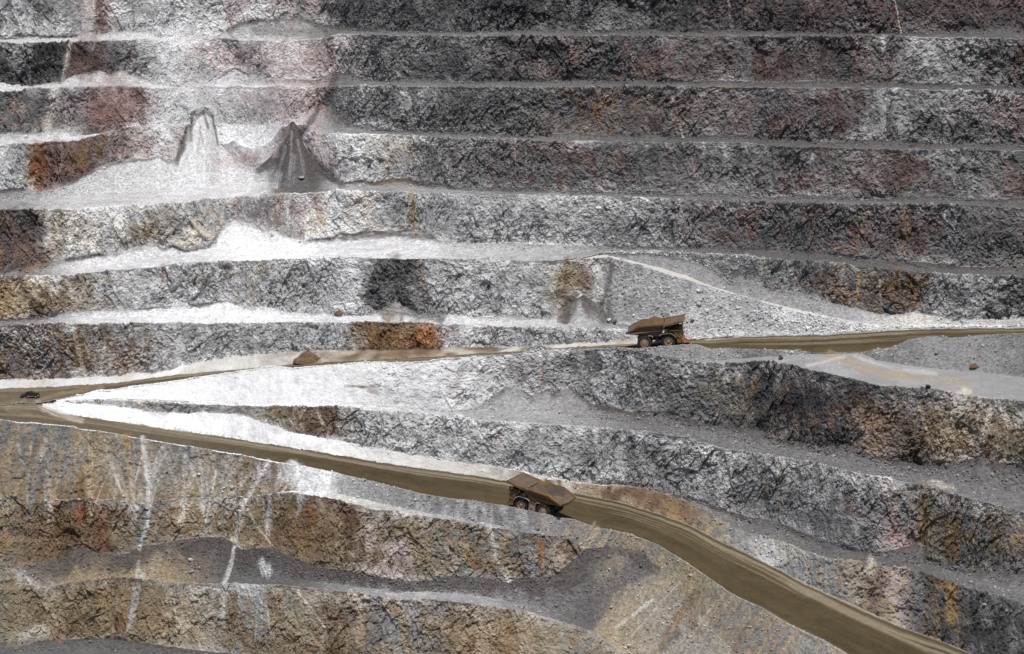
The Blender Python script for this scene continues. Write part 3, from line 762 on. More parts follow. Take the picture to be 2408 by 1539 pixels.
# veins and streaks running down every face
for q in range(170):
    k = r2.integers(0, len(SEG)); s = SEG[k]
    if s['cls'] != 'face' or s['tier'] in (4,): continue
    j = int(r2.integers(60, NC - 60)); i = s['i']
    a_, b_ = float(PY(KY[i][j], KZ[i][j])), float(PY(KY[i + 1][j], KZ[i + 1][j]))
    if a_ - b_ < 40: continue
    f0, f1_ = r2.uniform(0, .4), r2.uniform(.5, 1.0); dx = r2.normal() * 9; x_ = float(X[j])
    cl = ('cr', 'tn', 'lg', 'lg', 'gr', 'br') if (x_ < 1100 or s['tier'] < 4) else ('pk', 'mr', 'mg', 'dk', 'lg', 'mr')
    FUN.append('%s %.2f %.1f %.0f,%.0f %.0f,%.0f' % (cl[r2.integers(len(cl))], r2.uniform(.3, .7), r2.uniform(1.5, 5), x_, b_ + (a_ - b_) * f0, x_ - dx, b_ + (a_ - b_) * f1_))
for line in FUN + STROKES.strip().split('\n'):
    f = line.split(); c = PALA[f[0]]; st = float(f[1]); wd = float(f[2])
    pt = [tuple(float(a) for a in q.split(',')) for q in f[3:]]
    x0, x1 = min(p[0] for p in pt) - 2 * wd - 4, max(p[0] for p in pt) + 2 * wd + 4
    y0, y1 = min(p[1] for p in pt) - 2 * wd - 4, max(p[1] for p in pt) + 2 * wd + 4
    sel = np.flatnonzero((vpx > x0) & (vpx < x1) & (vpy > y0) & (vpy < y1))
    if not len(sel): continue
    x, y = vpx[sel] + 2.2 * n_fin[sel] * min(1, wd / 5), vpy[sel] + 2.0 * n_pat[sel]
    d = np.full(len(sel), 1e9); sd_ = np.zeros(len(sel)); al = np.zeros(len(sel)); acc = 0.0
    for (ax, ay), (bx, by) in zip(pt[:-1], pt[1:]):
        L = (bx - ax) ** 2 + (by - ay) ** 2 + 1e-9; l = math.sqrt(L)
        u = np.clip(((x - ax) * (bx - ax) + (y - ay) * (by - ay)) / L, 0, 1)
        dd_ = np.hypot(x - ax - u * (bx - ax), y - ay - u * (by - ay))
        n = dd_ < d
        d = np.where(n, dd_, d); al = np.where(n, acc + u * l, al); acc += l
        sd_ = np.where(n, ((x - ax) * (by - ay) - (y - ay) * (bx - ax)) / l, sd_)
    d = d + wd * (0.55 * n_str[sel] + 0.35 * n_fin[sel])
    wisp = vn(np.stack([sd_ / max(1.6, 0.22 * wd), al / 45.0, np.full(len(sel), 7.7 + pt[0][0])], 1), 1.0, 61, 2)
    if f[0] in ('mr', 'dk', 'gr', 'mg', 'lg', 'pk', 'rd', 'br', 'dd', 'ds'): wisp = 0.5 * wisp + 0.5 * n_fin[sel] + 0.1
    lo_ = 0.7 if f[0] in ('dd', 'ds') else 0.35
    wt = st * sst(1.2 * wd, 0.3 * wd, d) * (lo_ + (1 - lo_) * sst(-0.35, 0.35, wisp))
    COLR[sel] += (c - COLR[sel]) * wt[:, None]
    if c.mean() < 0.45: DUST[sel] *= 1 - 0.85 * wt
# pale dust lying on the ledges of the faces, more of it where the haul roads throw it up
nz = NRM[:, 2].astype(np.float32)
led = sst(0.55, 0.92, nz)
dw = np.clip(DUST * (0.6 * led + 0.75 * sst(-0.05, 0.6, n_big + 0.6 * n_pat) * sst(0.2, 0.6, nz)), 0, 1) * is_face
dcol = np.array([.70, .695, .70], np.float32)
COLR += (dcol - COLR) * dw[:, None]
low_ = np.minimum(1, 2.2 * DUST + 0.25)
top = is_face * (0.25 + 0.6 * DUST) * np.maximum(sst(0.90, 0.995, tt + 0.05 * n_fin), sst(0.72, 1.02, tt + 0.20 * n_str))   # dust spilt over every crest
top = top * ~((tier == 6) & (vpx > 1430))
top = np.maximum(top, is_face * 0.6 * ((tier == 3) | (tier == 4)) * sst(1450, 1600, vpx) * sst(0.62, 0.95, tt + 0.22 * n_str + 0.1 * n_pat))
foot = is_face * 0.45 * low_ * sst(0.22, 0.0, tt + 0.13 * n_str)                              # and thrown against the foot
tf = np.maximum(top, foot)
COLR += (np.clip(COLR.mean(1) * 1.9 + 0.25 * DUST, .14, .66)[:, None] * np.array([1.01, .99, .98]) - COLR) * tf[:, None]
hp = (vpx < 150) & (vpy > 930) & (vpy < 960) & (cls != 'road')
hp &= (vpx < 100) | (np.abs(vpy - 945) < 3) & (vpx < 125)
COLR[hp] = np.array([.14, .115, .08]) * (1 + 0.2 * n_fin[hp, None])
# block to block variation
v = 1 + is_face * np.clip(rk * 1.4, 0, 1) * (0.26 * c1 + 0.30 * c2 + 0.18 * c3 + 0.34 * n_pat + 0.24 * n_big + 0.16 * n_str) + (~is_face) * (0.10 * c4 + 0.08 * n_fin)
COLR = np.clip(COLR * np.clip(v, .45, 1.7)[:, None], 0.02, 0.76).astype(np.float32)
print('painted', round(time.time() - T0, 1))
# ------------------------------------------------------------------ materials
def mat(name, rough=0.9, spec=0.2, metal=0.0):
    m = bpy.data.materials.new(name); m.use_nodes = True
    b = m.node_tree.nodes['Principled BSDF']
    b.inputs['Roughness'].default_value = rough; b.inputs['Specular IOR Level'].default_value = spec
    b.inputs['Metallic'].default_value = metal
    return m, m.node_tree, b
def ground_mat(name, fine, amt, bump, dist, speck=0.0):
    """stain attribute x fine grain noise (world scale), with fine bump"""
    m, nt, b = mat(name, 0.95, 0.08)
    N_, L = nt.nodes.new, nt.links.new
    at = N_('ShaderNodeAttribute'); at.attribute_name = 'stain'
    tc = N_('ShaderNodeTexCoord')
    n1 = N_('ShaderNodeTexNoise'); n1.inputs['Scale'].default_value = fine; n1.inputs['Detail'].default_value = 6; n1.inputs['Roughness'].default_value = 0.7
    L(tc.outputs['Object'], n1.inputs['Vector'])
    mr = N_('ShaderNodeMapRange'); mr.inputs[1].default_value = 0.3; mr.inputs[2].default_value = 0.7
    mr.inputs[3].default_value = 1 - amt; mr.inputs[4].default_value = 1 + amt
    L(n1.outputs['Fac'], mr.inputs[0])
    mx = N_('ShaderNodeMix'); mx.data_type = 'RGBA'; mx.blend_type = 'MULTIPLY'; mx.inputs['Factor'].default_value = 1
    L(at.outputs['Color'], mx.inputs['A']); L(mr.outputs[0], mx.inputs['B'])
    out = mx.outputs['Result']
    if speck:
        vo = N_('ShaderNodeTexVoronoi'); vo.inputs['Scale'].default_value = speck; L(tc.outputs['Object'], vo.inputs['Vector'])
        r2 = N_('ShaderNodeMapRange'); r2.inputs[1].default_value = 0.0; r2.inputs[2].default_value = 1.0; r2.inputs[3].default_value = 0.78; r2.inputs[4].default_value = 1.25
        sp = N_('ShaderNodeSeparateColor'); L(vo.outputs['Color'], sp.inputs[0]); L(sp.outputs[0], r2.inputs[0])
        m2 = N_('ShaderNodeMix'); m2.data_type = 'RGBA'; m2.blend_type = 'MULTIPLY'; m2.inputs['Factor'].default_value = 1
        L(out, m2.inputs['A']); L(r2.outputs[0], m2.inputs['B']); out = m2.outputs['Result']
    L(out, b.inputs['Base Color'])
    bp = N_('ShaderNodeBump'); bp.inputs['Strength'].default_value = bump; bp.inputs['Distance'].default_value = dist
    L(n1.outputs['Fac'], bp.inputs['Height']); L(bp.outputs[0], b.inputs['Normal'])
    return m
M_ROCK = ground_mat('rock', 2.2, 0.24, 0.35, 0.2)
M_SCREE = ground_mat('scree', 1.6, 0.22, 0.7, 0.2, 1.7)
M_DUST = ground_mat('dust', 1.1, 0.10, 0.45, 0.15)
M_ROAD = ground_mat('road_dirt', 0.8, 0.16, 0.35, 0.1)
# ------------------------------------------------------------------ mesh objects
def mesh_from_arrays(name, verts, faces, mat, smooth, color=None):
    me = bpy.data.meshes.new(name)
    me.vertices.add(len(verts)); me.vertices.foreach_set('co', verts.astype(np.float32).ravel())
    k = faces.shape[1]; nf = len(faces)
    me.loops.add(nf * k); me.loops.foreach_set('vertex_index', faces.astype(np.int32).ravel())
    me.polygons.add(nf); me.polygons.foreach_set('loop_start', np.arange(0, nf * k, k, dtype=np.int32))
    me.polygons.foreach_set('use_smooth', np.full(nf, smooth))
    me.update(calc_edges=True); me.validate()
    if color is not None:
        at = me.color_attributes.new('stain', 'FLOAT_COLOR', 'POINT')
        at.data.foreach_set('color', np.hstack([color, np.ones((len(color), 1))]).astype(np.float32).ravel())
    if mat: me.materials.append(mat)
    o = bpy.data.objects.new(name, me); COL.objects.link(o)
    return o
def seg_object(segs, name, mat, smooth, x0=-1e9, x1=1e9):
    qs = []
    for s in segs:
        r0, n = s['r0'], s['n']
        qi, qj = np.nonzero(keep_q[r0:r0 + n] & ((X[:-1] >= x0) & (X[:-1] < x1))[None]); qi = qi + r0
        qs.append(np.stack([qi * NC + qj, qi * NC + qj + 1, (qi + 1) * NC + qj + 1, (qi + 1) * NC + qj], 1))
    q = IDX[np.concatenate(qs)]
    if len(q) == 0: return None
    u, inv = np.unique(q.ravel(), return_inverse=True)
    o = mesh_from_arrays(name, Q[u], inv.reshape(-1, 4), mat, smooth, COLR[u])
    o['kind'] = 'structure'
    return o
NAMES = dict(face=('rock_face', M_ROCK, False), bench=('bench', M_SCREE, True), talus=('talus_slope', M_SCREE, True), scree=('scree_slope', M_SCREE, True),
             floor=('pit_floor', M_DUST, True), berm=('road_berm', M_SCREE, True), apron=('road_verge', M_DUST, True), road=('haul_road', M_ROAD, True),
             yard=('yard_ground', M_DUST, True), track=('ramp_track', M_DUST, True))
for s in SEG:
    nm, m, sm = NAMES[s['cls']]
    if s['cls'] == 'face' and s['tier'] == 4: sm = True
    if s['cls'] == 'face' and s['tier'] == 4:
        seg_object([s], 'white_spoil_slope', M_DUST, True, x1=880); seg_object([s], nm, m, False, x0=880); continue
    if s['cls'] == 'face' and s['tier'] == 6:
        seg_object([s], nm, m, False, x1=1438); seg_object([s], 'rubble_slope', M_SCREE, True, x0=1438); continue
    seg_object([s], nm, m, sm)
# ------------------------------------------------------------------ loose stones (stuff) and single boulders (things)
def tag(o, label=None, cat=None, group=None, kind=None):
    if label: o['label'] = label
    if cat: o['category'] = cat
    if group: o['group'] = group
    if kind: o['kind'] = kind
    return o
r3 = np.random.default_rng(11)
_b = bmesh.new(); bmesh.ops.create_icosphere(_b, subdivisions=1, radius=1.0)
ICO_V = np.array([v.co[:] for v in _b.verts]); ICO_F = np.array([[v.index for v in f.verts] for f in _b.faces]); _b.free()
TEMPL = []
for k in range(14):
    v = ICO_V * (1 + 0.33 * (r3.random((len(ICO_V), 1)) - 0.5)); v = v * np.array([1.0, r3.uniform(.65, 1), r3.uniform(.5, .85)])
    for q in range(3):                                  # broken flat sides
        n = r3.normal(size=3); n /= np.linalg.norm(n); t = v @ n; c = 0.55
        v = v - np.clip(t - c, 0, None)[:, None] * n[None] * 0.9
    TEMPL.append(v)
NV = len(ICO_V)
wgt = np.zeros(N)
wgt[cls == 'talus'] = 1.0; wgt[cls == 'bench'] = 1.0; wgt[cls == 'berm'] = 0.9; wgt[cls == 'scree'] = 0.5; wgt[cls == 'yard'] = 0.12
wgt[(cls == 'apron') & (vpx > 1250)] = 0.3; wgt[(cls == 'apron') & (vpx < 1250)] = 0.04
ramp = (cls == 'face') & (tier == 6) & (vpx > 1445)
wgt[ramp] = 2.2
wgt[(cls == 'face') & (tier == 4) & (vpx < 1150)] = 0.12
wgt[(cls == 'face') & (tier == 4) & (vpx > 900) & (vpx < 1250)] = 0.7
wgt[(tier == 6.5) & (vpx < 1760)] = 1.4
wgt *= np.where(COLR.mean(1) > 0.5, 0.18, 1.0) * sst(-0.75, 0.35, n_pat + 0.6 * n_fin)
wgt[(cls == 'road') & ((tt > 0.95) | (tt < 0.04))] = 0.35
wgt[(cls == 'apron') & (tt < 0.12)] += 0.25
wgt[vpx < -60] = 0; wgt[vpx > 2470] = 0
cell = (STEP / 1.6) ** 2
NST = 52000
pick = r3.choice(N, NST, replace=False, p=wgt / wgt.sum())
size = np.exp(r3.normal(math.log(0.155), 0.45, NST)); size = np.clip(size, 0.09, 0.75)
size *= np.where(ramp[pick], 1.35, 1.0) * np.where(np.isin(tier[pick], (3, 4)) & np.isin(cls[pick], ('bench', 'talus')) & (vpx[pick] > 1500), 1.35, 1.0)
tp = r3.integers(0, len(TEMPL), NST)
TV = np.array(TEMPL)[tp]
aa = r3.random(NST) * 6.283; ca_, sa_ = np.cos(aa), np.sin(aa)
vx = TV[:, :, 0] * ca_[:, None] - TV[:, :, 1] * sa_[:, None]; vy = TV[:, :, 0] * sa_[:, None] + TV[:, :, 1] * ca_[:, None]
VV = np.stack([vx, vy, TV[:, :, 2]], 2) * size[:, None, None] + (Q[pick] + NRM[pick] * (size * 0.25)[:, None])[:, None, :]
FF = (ICO_F[None] + (np.arange(NST) * NV)[:, None, None]).reshape(-1, 3)
cc = COLR[pick] * r3.uniform(0.9, 2.3, (NST, 1)) ; cc = 0.6 * cc + 0.4 * cc.mean(1, keepdims=True)
CC = np.repeat(np.clip(cc, .03, .75), NV, axis=0)
g = mesh_from_arrays('gravel', VV.reshape(-1, 3), FF, M_DUST, False, CC); tag(g, kind='stuff', label='loose broken stones strewn over the benches and talus slopes')

def ground_at(px, py, only=None):
    d = (vpx - px) ** 2 + (vpy - py) ** 2
    if only: d = np.where(np.isin(cls, only), d, 1e9)
    return Vector(Q[int(np.argmin(d))])
def boulder_mesh(seed, sx, sy, sz):
    r = np.random.default_rng(seed)
    b = bmesh.new(); bmesh.ops.create_icosphere(b, subdivisions=3, radius=1.0)
    v = np.array([q.co[:] for q in b.verts])
    v *= 1 + 0.25 * vn(v * 1.0 + seed, 0.9, 71)[:, None]
    for q in range(9):
        n = r.normal(size=3); n /= np.linalg.norm(n); c = r.uniform(.5, .75)
        v = v - np.clip(v @ n - c, 0, None)[:, None] * n[None]
    v += 0.03 * facet(v, 0.3, 5)[0][:, None] * v
    v *= np.array([sx, sy, sz]) * 0.5 / np.abs(v).max(0)
    f = np.array([[q.index for q in fc.verts] for fc in b.faces]); b.free()
    return v, f
def boulder(px, py, sx, sz, col, label, group=None, seed=0):
    v, f = boulder_mesh(seed + int(px), sx, sx * 0.8, sz)
    p = ground_at(px, py, ('bench', 'talus', 'scree', 'yard', 'berm', 'face', 'apron', 'floor'))
    c = np.array(PAL[col])[None] * (1 + 0.25 * vn(v * 3, 1.0, 77)[:, None])
    o = mesh_from_arrays('boulder', v, f, M_ROCK, False, c)
    o.location = p + Vector((0, 0, sz * 0.22)); o.rotation_euler = (0, 0, (px * 0.37) % 6.28)
    tag(o, label, 'boulder', group)
    return o
boulder(709, 419, 2.4, .9, 'bg', 'pale flat boulder lying on the dark debris cone below the gully')
boulder(642, 553, 1.5, 1.0, 'wh', 'white boulder on the white scree fan, upper one of the two there')
boulder(706, 569, 1.3, .8, 'cg', 'pale boulder at the right foot of the white scree fan')
boulder(1836, 846, 1.8, 1.6, 'ds', 'dark boulder standing alone on the pale side track before the low berm')
boulder(2293, 864, 2.6, 1.5, 'br', 'brown boulder at the foot of the grey mound beside the side track')
boulder(2180, 914, 1.8, 1.5, 'dd', 'dark boulder on the rim of the side track above the black rock face')
boulder(1431, 756, 2.0, 1.3, 'wh', 'white boulder at the right foot of the brown debris cone')
boulder(1446, 758, 1.8, 1.1, 'ds', 'dark boulder beside the white one at the foot of the brown debris cone')
boulder(1660, 732, 1.9, 1.4, 'wh', 'largest white boulder on the grey rubble slope right of the loaded truck')
boulder(1626, 757, 1.7, 1.0, 'bg', 'grey boulder low on the rubble slope just right of the loaded truck')
boulder(1694, 722, 1.4, 1.1, 'lg', 'pale angular boulder amid the rubble slope under the ramp')
boulder(1829, 752, 1.5, 1.0, 'bg', 'grey boulder near the foot of the rubble slope under the lower end of the ramp')
boulder(1920, 776, 1.3, .9, 'lg', 'pale boulder beside the haul road below the end of the ramp')
boulder(1922, 461, 1.1, .8, 'sn', 'small white boulder alone on the grey bench high on the right')
boulder(2145, 346, 1.9, 1.1, 'dd', 'dark broken block on the high grey bench at upper right')
boulder(2243, 752, 1.7, 1.2, 'bg', 'grey boulder on the pale verge beneath the bouldery face at right')
boulder(2262, 757, 1.4, .9, 'lg', 'pale boulder right of the grey one on the verge beneath the bouldery face')
boulder(447, 1318, 1.5, 1.0, 'cg', 'pale stone on the dark talus left of the white dust trail')
boulder(452, 1344, 1.8, 1.1, 'bg', 'grey block low on the dark talus left of the white dust trail')
boulder(1227, 1430, 2.4, 1.0, 'mg', 'flat grey slab on the narrow ledge under the dark scree fan')
boulder(1110, 1222, 1.3, .8, 'bg', 'grey boulder on the white ledge in front of the lower berm')
for k, (bx, by) in enumerate(((1700, 700), (1716, 716), (1738, 726), (1672, 716), (1655, 745), (1706, 740), (1760, 740), (1785, 748), (1500, 700), (1548, 722), (1590, 700), (1850, 762))):
    boulder(bx, by, 1.0 + 0.5 * ((k * 7) % 5) / 5, .8, ('lg', 'bg', 'wh')[k % 3], 'angular pale boulder among the rubble of the slope beneath the ramp', 'boulders on the rubble slope', k)
for k, (bx, by) in enumerate(((1890, 1056), (1960, 1075), (2010, 1090), (2070, 1110), (2120, 1122), (2190, 1138), (1830, 1050), (2290, 1160), (2350, 1172))):
    boulder(bx, by, 1.0 + 0.5 * ((k * 3) % 4) / 4, .7, ('mg', 'bg', 'gr')[k % 3], 'grey boulder in the strip of broken rock along the right-hand bench', 'boulders along the right-hand bench', k)

def heap(px, py, w_, d_, h_, col, label, name='soil_heap', lean=0.0, seed=1):
    """a dumped heap: cone with an uneven crest"""
    n, m = 40, 14
    vs = [(0, 0, h_)]; fs = []
    for i in range(1, m + 1):
        for j in range(n):
            a = j / n * 2 * math.pi; rr = (i / m) ** 0.9
            vs.append((rr * w_ / 2 * math.cos(a) + lean * (1 - rr), rr * d_ / 2 * math.sin(a), h_ * (1 - rr ** 1.15) - (0.5 if i == m else 0)))
    for j in range(n): fs.append((0, 1 + j, 1 + (j + 1) % n))
    for i in range(m - 1):
        for j in range(n):
            a, b = 1 + i * n + j, 1 + i * n + (j + 1) % n
            fs.append((a, a + n, b + n)); fs.append((a, b + n, b))
    v = np.array(vs); v[0, 0] = lean
    nn_ = vn(v + seed * 9, (1.6, 1.6, 1.6), 81, 2); v[:, 2] += 0.35 * h_ * 0.4 * nn_; v[:, 0] += 0.3 * nn_; v[:, 1] += 0.3 * vn(v + 4, 1.4, 82, 2)
    c = np.array(PAL[col])[None] * (1 + 0.3 * vn(v, 1.1, 83, 2)[:, None])
    o = mesh_from_arrays(name, v, np.array(fs), M_SCREE, True, c)
    o.location = ground_at(px, py, ('apron', 'bench', 'talus'))
    return tag(o, label, 'heap')
heap(726, 849, 9.0, 5.0, 2.9, 'br', 'brown soil heap beside the upper haul road below the white verge', lean=-0.3)
heap(798, 737, 3.2, 2.2, .9, 'br', 'small brown heap on the white bench above the rust-stained face', seed=3)

def bm_obj(name, bm, m, parent=None, smooth=False):
    me = bpy.data.meshes.new(name); bm.normal_update(); bm.to_mesh(me); bm.free()
    if m: me.materials.append(m)
    me.polygons.foreach_set('use_smooth', np.full(len(me.polygons), smooth))
    o = bpy.data.objects.new(name, me); COL.objects.link(o)
    if parent: o.parent = parent
    return o
# ------------------------------------------------------------------ vehicle helpers and materials
def box(bm, x0, x1, y0, y1, z0, z1):
    vs = [bm.verts.new((x, y, z)) for x in (x0, x1) for y in (y0, y1) for z in (z0, z1)]
    for f in ((0, 1, 3, 2), (4, 6, 7, 5), (0, 4, 5, 1), (2, 3, 7, 6), (0, 2, 6, 4), (1, 5, 7, 3)):
        bm.faces.new([vs[i] for i in f])
    return vs
def beam(bm, a, b, w_, h_, up=(0, 0, 1)):
    a, b, up = Vector(a), Vector(b), Vector(up)
    d = (b - a).normalized(); s = d.cross(up)
    if s.length < 1e-4: s = d.cross(Vector((0, 1, 0)))
    s.normalize(); u = s.cross(d).normalized()
    vs = [bm.verts.new(p + s * (w_ / 2 * i) + u * (h_ / 2 * j)) for p in (a, b) for i in (-1, 1) for j in (-1, 1)]
    for f in ((0, 1, 3, 2), (4, 6, 7, 5), (0, 4, 5, 1), (2, 3, 7, 6), (0, 2, 6, 4), (1, 5, 7, 3)):
        bm.faces.new([vs[i] for i in f])
def prism(bm, pts, y0, y1):
    """polygon in x,z extruded along y"""
    a = [bm.verts.new((x, y0, z)) for x, z in pts]; b = [bm.verts.new((x, y1, z)) for x, z in pts]
    n = len(pts)
    bm.faces.new(a); bm.faces.new(b[::-1])
    for i in range(n): bm.faces.new((a[i], b[i], b[(i + 1) % n], a[(i + 1) % n]))
def lathe(bm, prof, cx, cy, cz, n=32, teeth=0, side=1):
    """profile of (radius, y) turned about an axis parallel to y"""
    rings = []
    for k, (r, y) in enumerate(prof):
        ring = []
        for j in range(n):
            a = 2 * math.pi * j / n
            rr = r
            if teeth and r > teeth: rr = r - (0.10 if (j % 2) else 0.0)
            ring.append(bm.verts.new((cx + rr * math.cos(a), cy + side * y, cz + rr * math.sin(a))))
        rings.append(ring)
    for a, b in zip(rings[:-1], rings[1:]):
        for j in range(n):
            bm.faces.new((a[j], a[(j + 1) % n], b[(j + 1) % n], b[j]))
    return rings
def tube(bm, pts, r, n=6):
    for a, b in zip(pts[:-1], pts[1:]):
        beam(bm, a, b, r * 2, r * 2)
def worn(name, base, dirt, rough=0.55, sc_=1.2, amt=0.5, spec=0.3, sc2=6.0):
    m, nt, b = mat(name, rough, spec)
    N_, L = nt.nodes.new, nt.links.new
    tc = N_('ShaderNodeTexCoord')
    n1 = N_('ShaderNodeTexNoise'); n1.inputs['Scale'].default_value = sc_; n1.inputs['Detail'].default_value = 6
    L(tc.outputs['Object'], n1.inputs['Vector'])
    r = N_('ShaderNodeMapRange'); r.inputs[1].default_value = 0.62 - 0.4 * amt; r.inputs[2].default_value = 0.85 - 0.35 * amt; L(n1.outputs['Fac'], r.inputs[0])
    mx = N_('ShaderNodeMix'); mx.data_type = 'RGBA'; mx.inputs['A'].default_value = (*base, 1); mx.inputs['B'].default_value = (*dirt, 1)
    L(r.outputs[0], mx.inputs['Factor'])
    n2 = N_('ShaderNodeTexNoise'); n2.inputs['Scale'].default_value = sc2; n2.inputs['Detail'].default_value = 4; L(tc.outputs['Object'], n2.inputs['Vector'])
    r2_ = N_('ShaderNodeMapRange'); r2_.inputs[3].default_value = 0.7; r2_.inputs[4].default_value = 1.3; L(n2.outputs['Fac'], r2_.inputs[0])
    m2 = N_('ShaderNodeMix'); m2.data_type = 'RGBA'; m2.blend_type = 'MULTIPLY'; m2.inputs['Factor'].default_value = 1
    L(mx.outputs['Result'], m2.inputs['A']); L(r2_.outputs[0], m2.inputs['B'])
    L(m2.outputs['Result'], b.inputs['Base Color'])
    return m
MY = worn('dusty_yellow_paint', (.30, .155, .033), (.13, .082, .045), 0.7, 0.6, 0.6)
MBED = worn('worn_bed_steel', (.105, .085, .07), (.165, .11, .07), 0.65, 0.5, 0.5, 0.2, 2.5)
MSHADE = worn('shaded_dusty_steel', (.11, .075, .045), (.17, .12, .08), 0.7, 0.8, 0.5)  # brown dust, plus the shade on the loaded truck's side painted in as darker steel
MT = worn('dusty_tyre_rubber', (.022, .021, .021), (.07, .062, .052), 0.85, 1.6, 0.5, 0.2)
MRIM = worn('dusty_rim', (.36, .22, .12), (.40, .30, .22), 0.6, 2.0, 0.5)
MDK = worn('dark_metal', (.018, .018, .02), (.05, .045, .04), 0.6, 1.5, 0.4)
MTANK = worn('dusty_tan_steel', (.36, .25, .19), (.30, .22, .17), 0.6, 1.5, 0.4)
MRAIL = worn('grey_rail', (.30, .25, .22), (.2, .17, .14), 0.6, 2.0, 0.4)
MRED = worn('faded_red_paint', (.42, .12, .08), (.40, .24, .17), 0.6, 2.0, 0.5)
MPALE = worn('pale_steel', (.55, .48, .44), (.4, .33, .28), 0.5, 2.0, 0.4)
MPANEL = worn('dark_red_panel', (.13, .065, .045), (.18, .12, .09), 0.7, 1.5, 0.5)
MSOIL = worn('brown_ore', (.15, .09, .045), (.10, .065, .038), 0.95, 1.2, 0.5, 0.05, 5.0)
MGL, _nt, _b2 = mat('dark_glass', 0.08, 0.5); _b2.inputs['Base Color'].default_value = (.012, .014, .018, 1)
MLAMP, _nt, _b2 = mat('lamp_glass', 0.12, 0.6); _b2.inputs['Base Color'].default_value = (.75, .76, .8, 1)
def child(name, bm, m, par, smooth=False): return bm_obj(name, bm, m, par, smooth)
RW = 1.79
def wheel(root, x, y, side, front):
    bm = bmesh.new()                                        # rim and hub
    if front: pr = [(1.02, .50), (1.0, .56), (.86, .56), (.82, .35), (.55, .30), (.50, .42), (.34, .46), (.30, .60), (.0, .62)]
    else: pr = [(1.02, .50), (1.0, .56), (.84, .56), (.80, .40), (.66, .40), (.64, .50), (.56, .60), (.0, .62)]
    lathe(bm, pr, 0, 0, 0, 32, 0, side)
    lathe(bm, [(1.0, -.5), (.0, -.5)], 0, 0, 0, 32, 0, side)
    for k in range(10):
        a = k * math.pi / 5; c = (0.42 if front else 0.72)
        beam(bm, (c * math.cos(a), side * .38, c * math.sin(a)), (c * math.cos(a), side * (.5 if front else .46), c * math.sin(a)), .08, .08)
    w_ = child('wheel', bm, MRIM if True else None, root); w_.location = (x, y, RW)
    bm = bmesh.new()
    lathe(bm, [(1.0, -.56), (1.35, -.60), (1.62, -.57), (1.74, -.48), (RW, -.36), (RW, -.12), (RW - .06, -.1), (RW - .06, .1), (RW, .12), (RW, .36), (1.74, .48), (1.62, .57), (1.35, .60), (1.0, .56)], 0, 0, 0, 72, 1.70, side)
    child('tyre', bm, MT, w_)
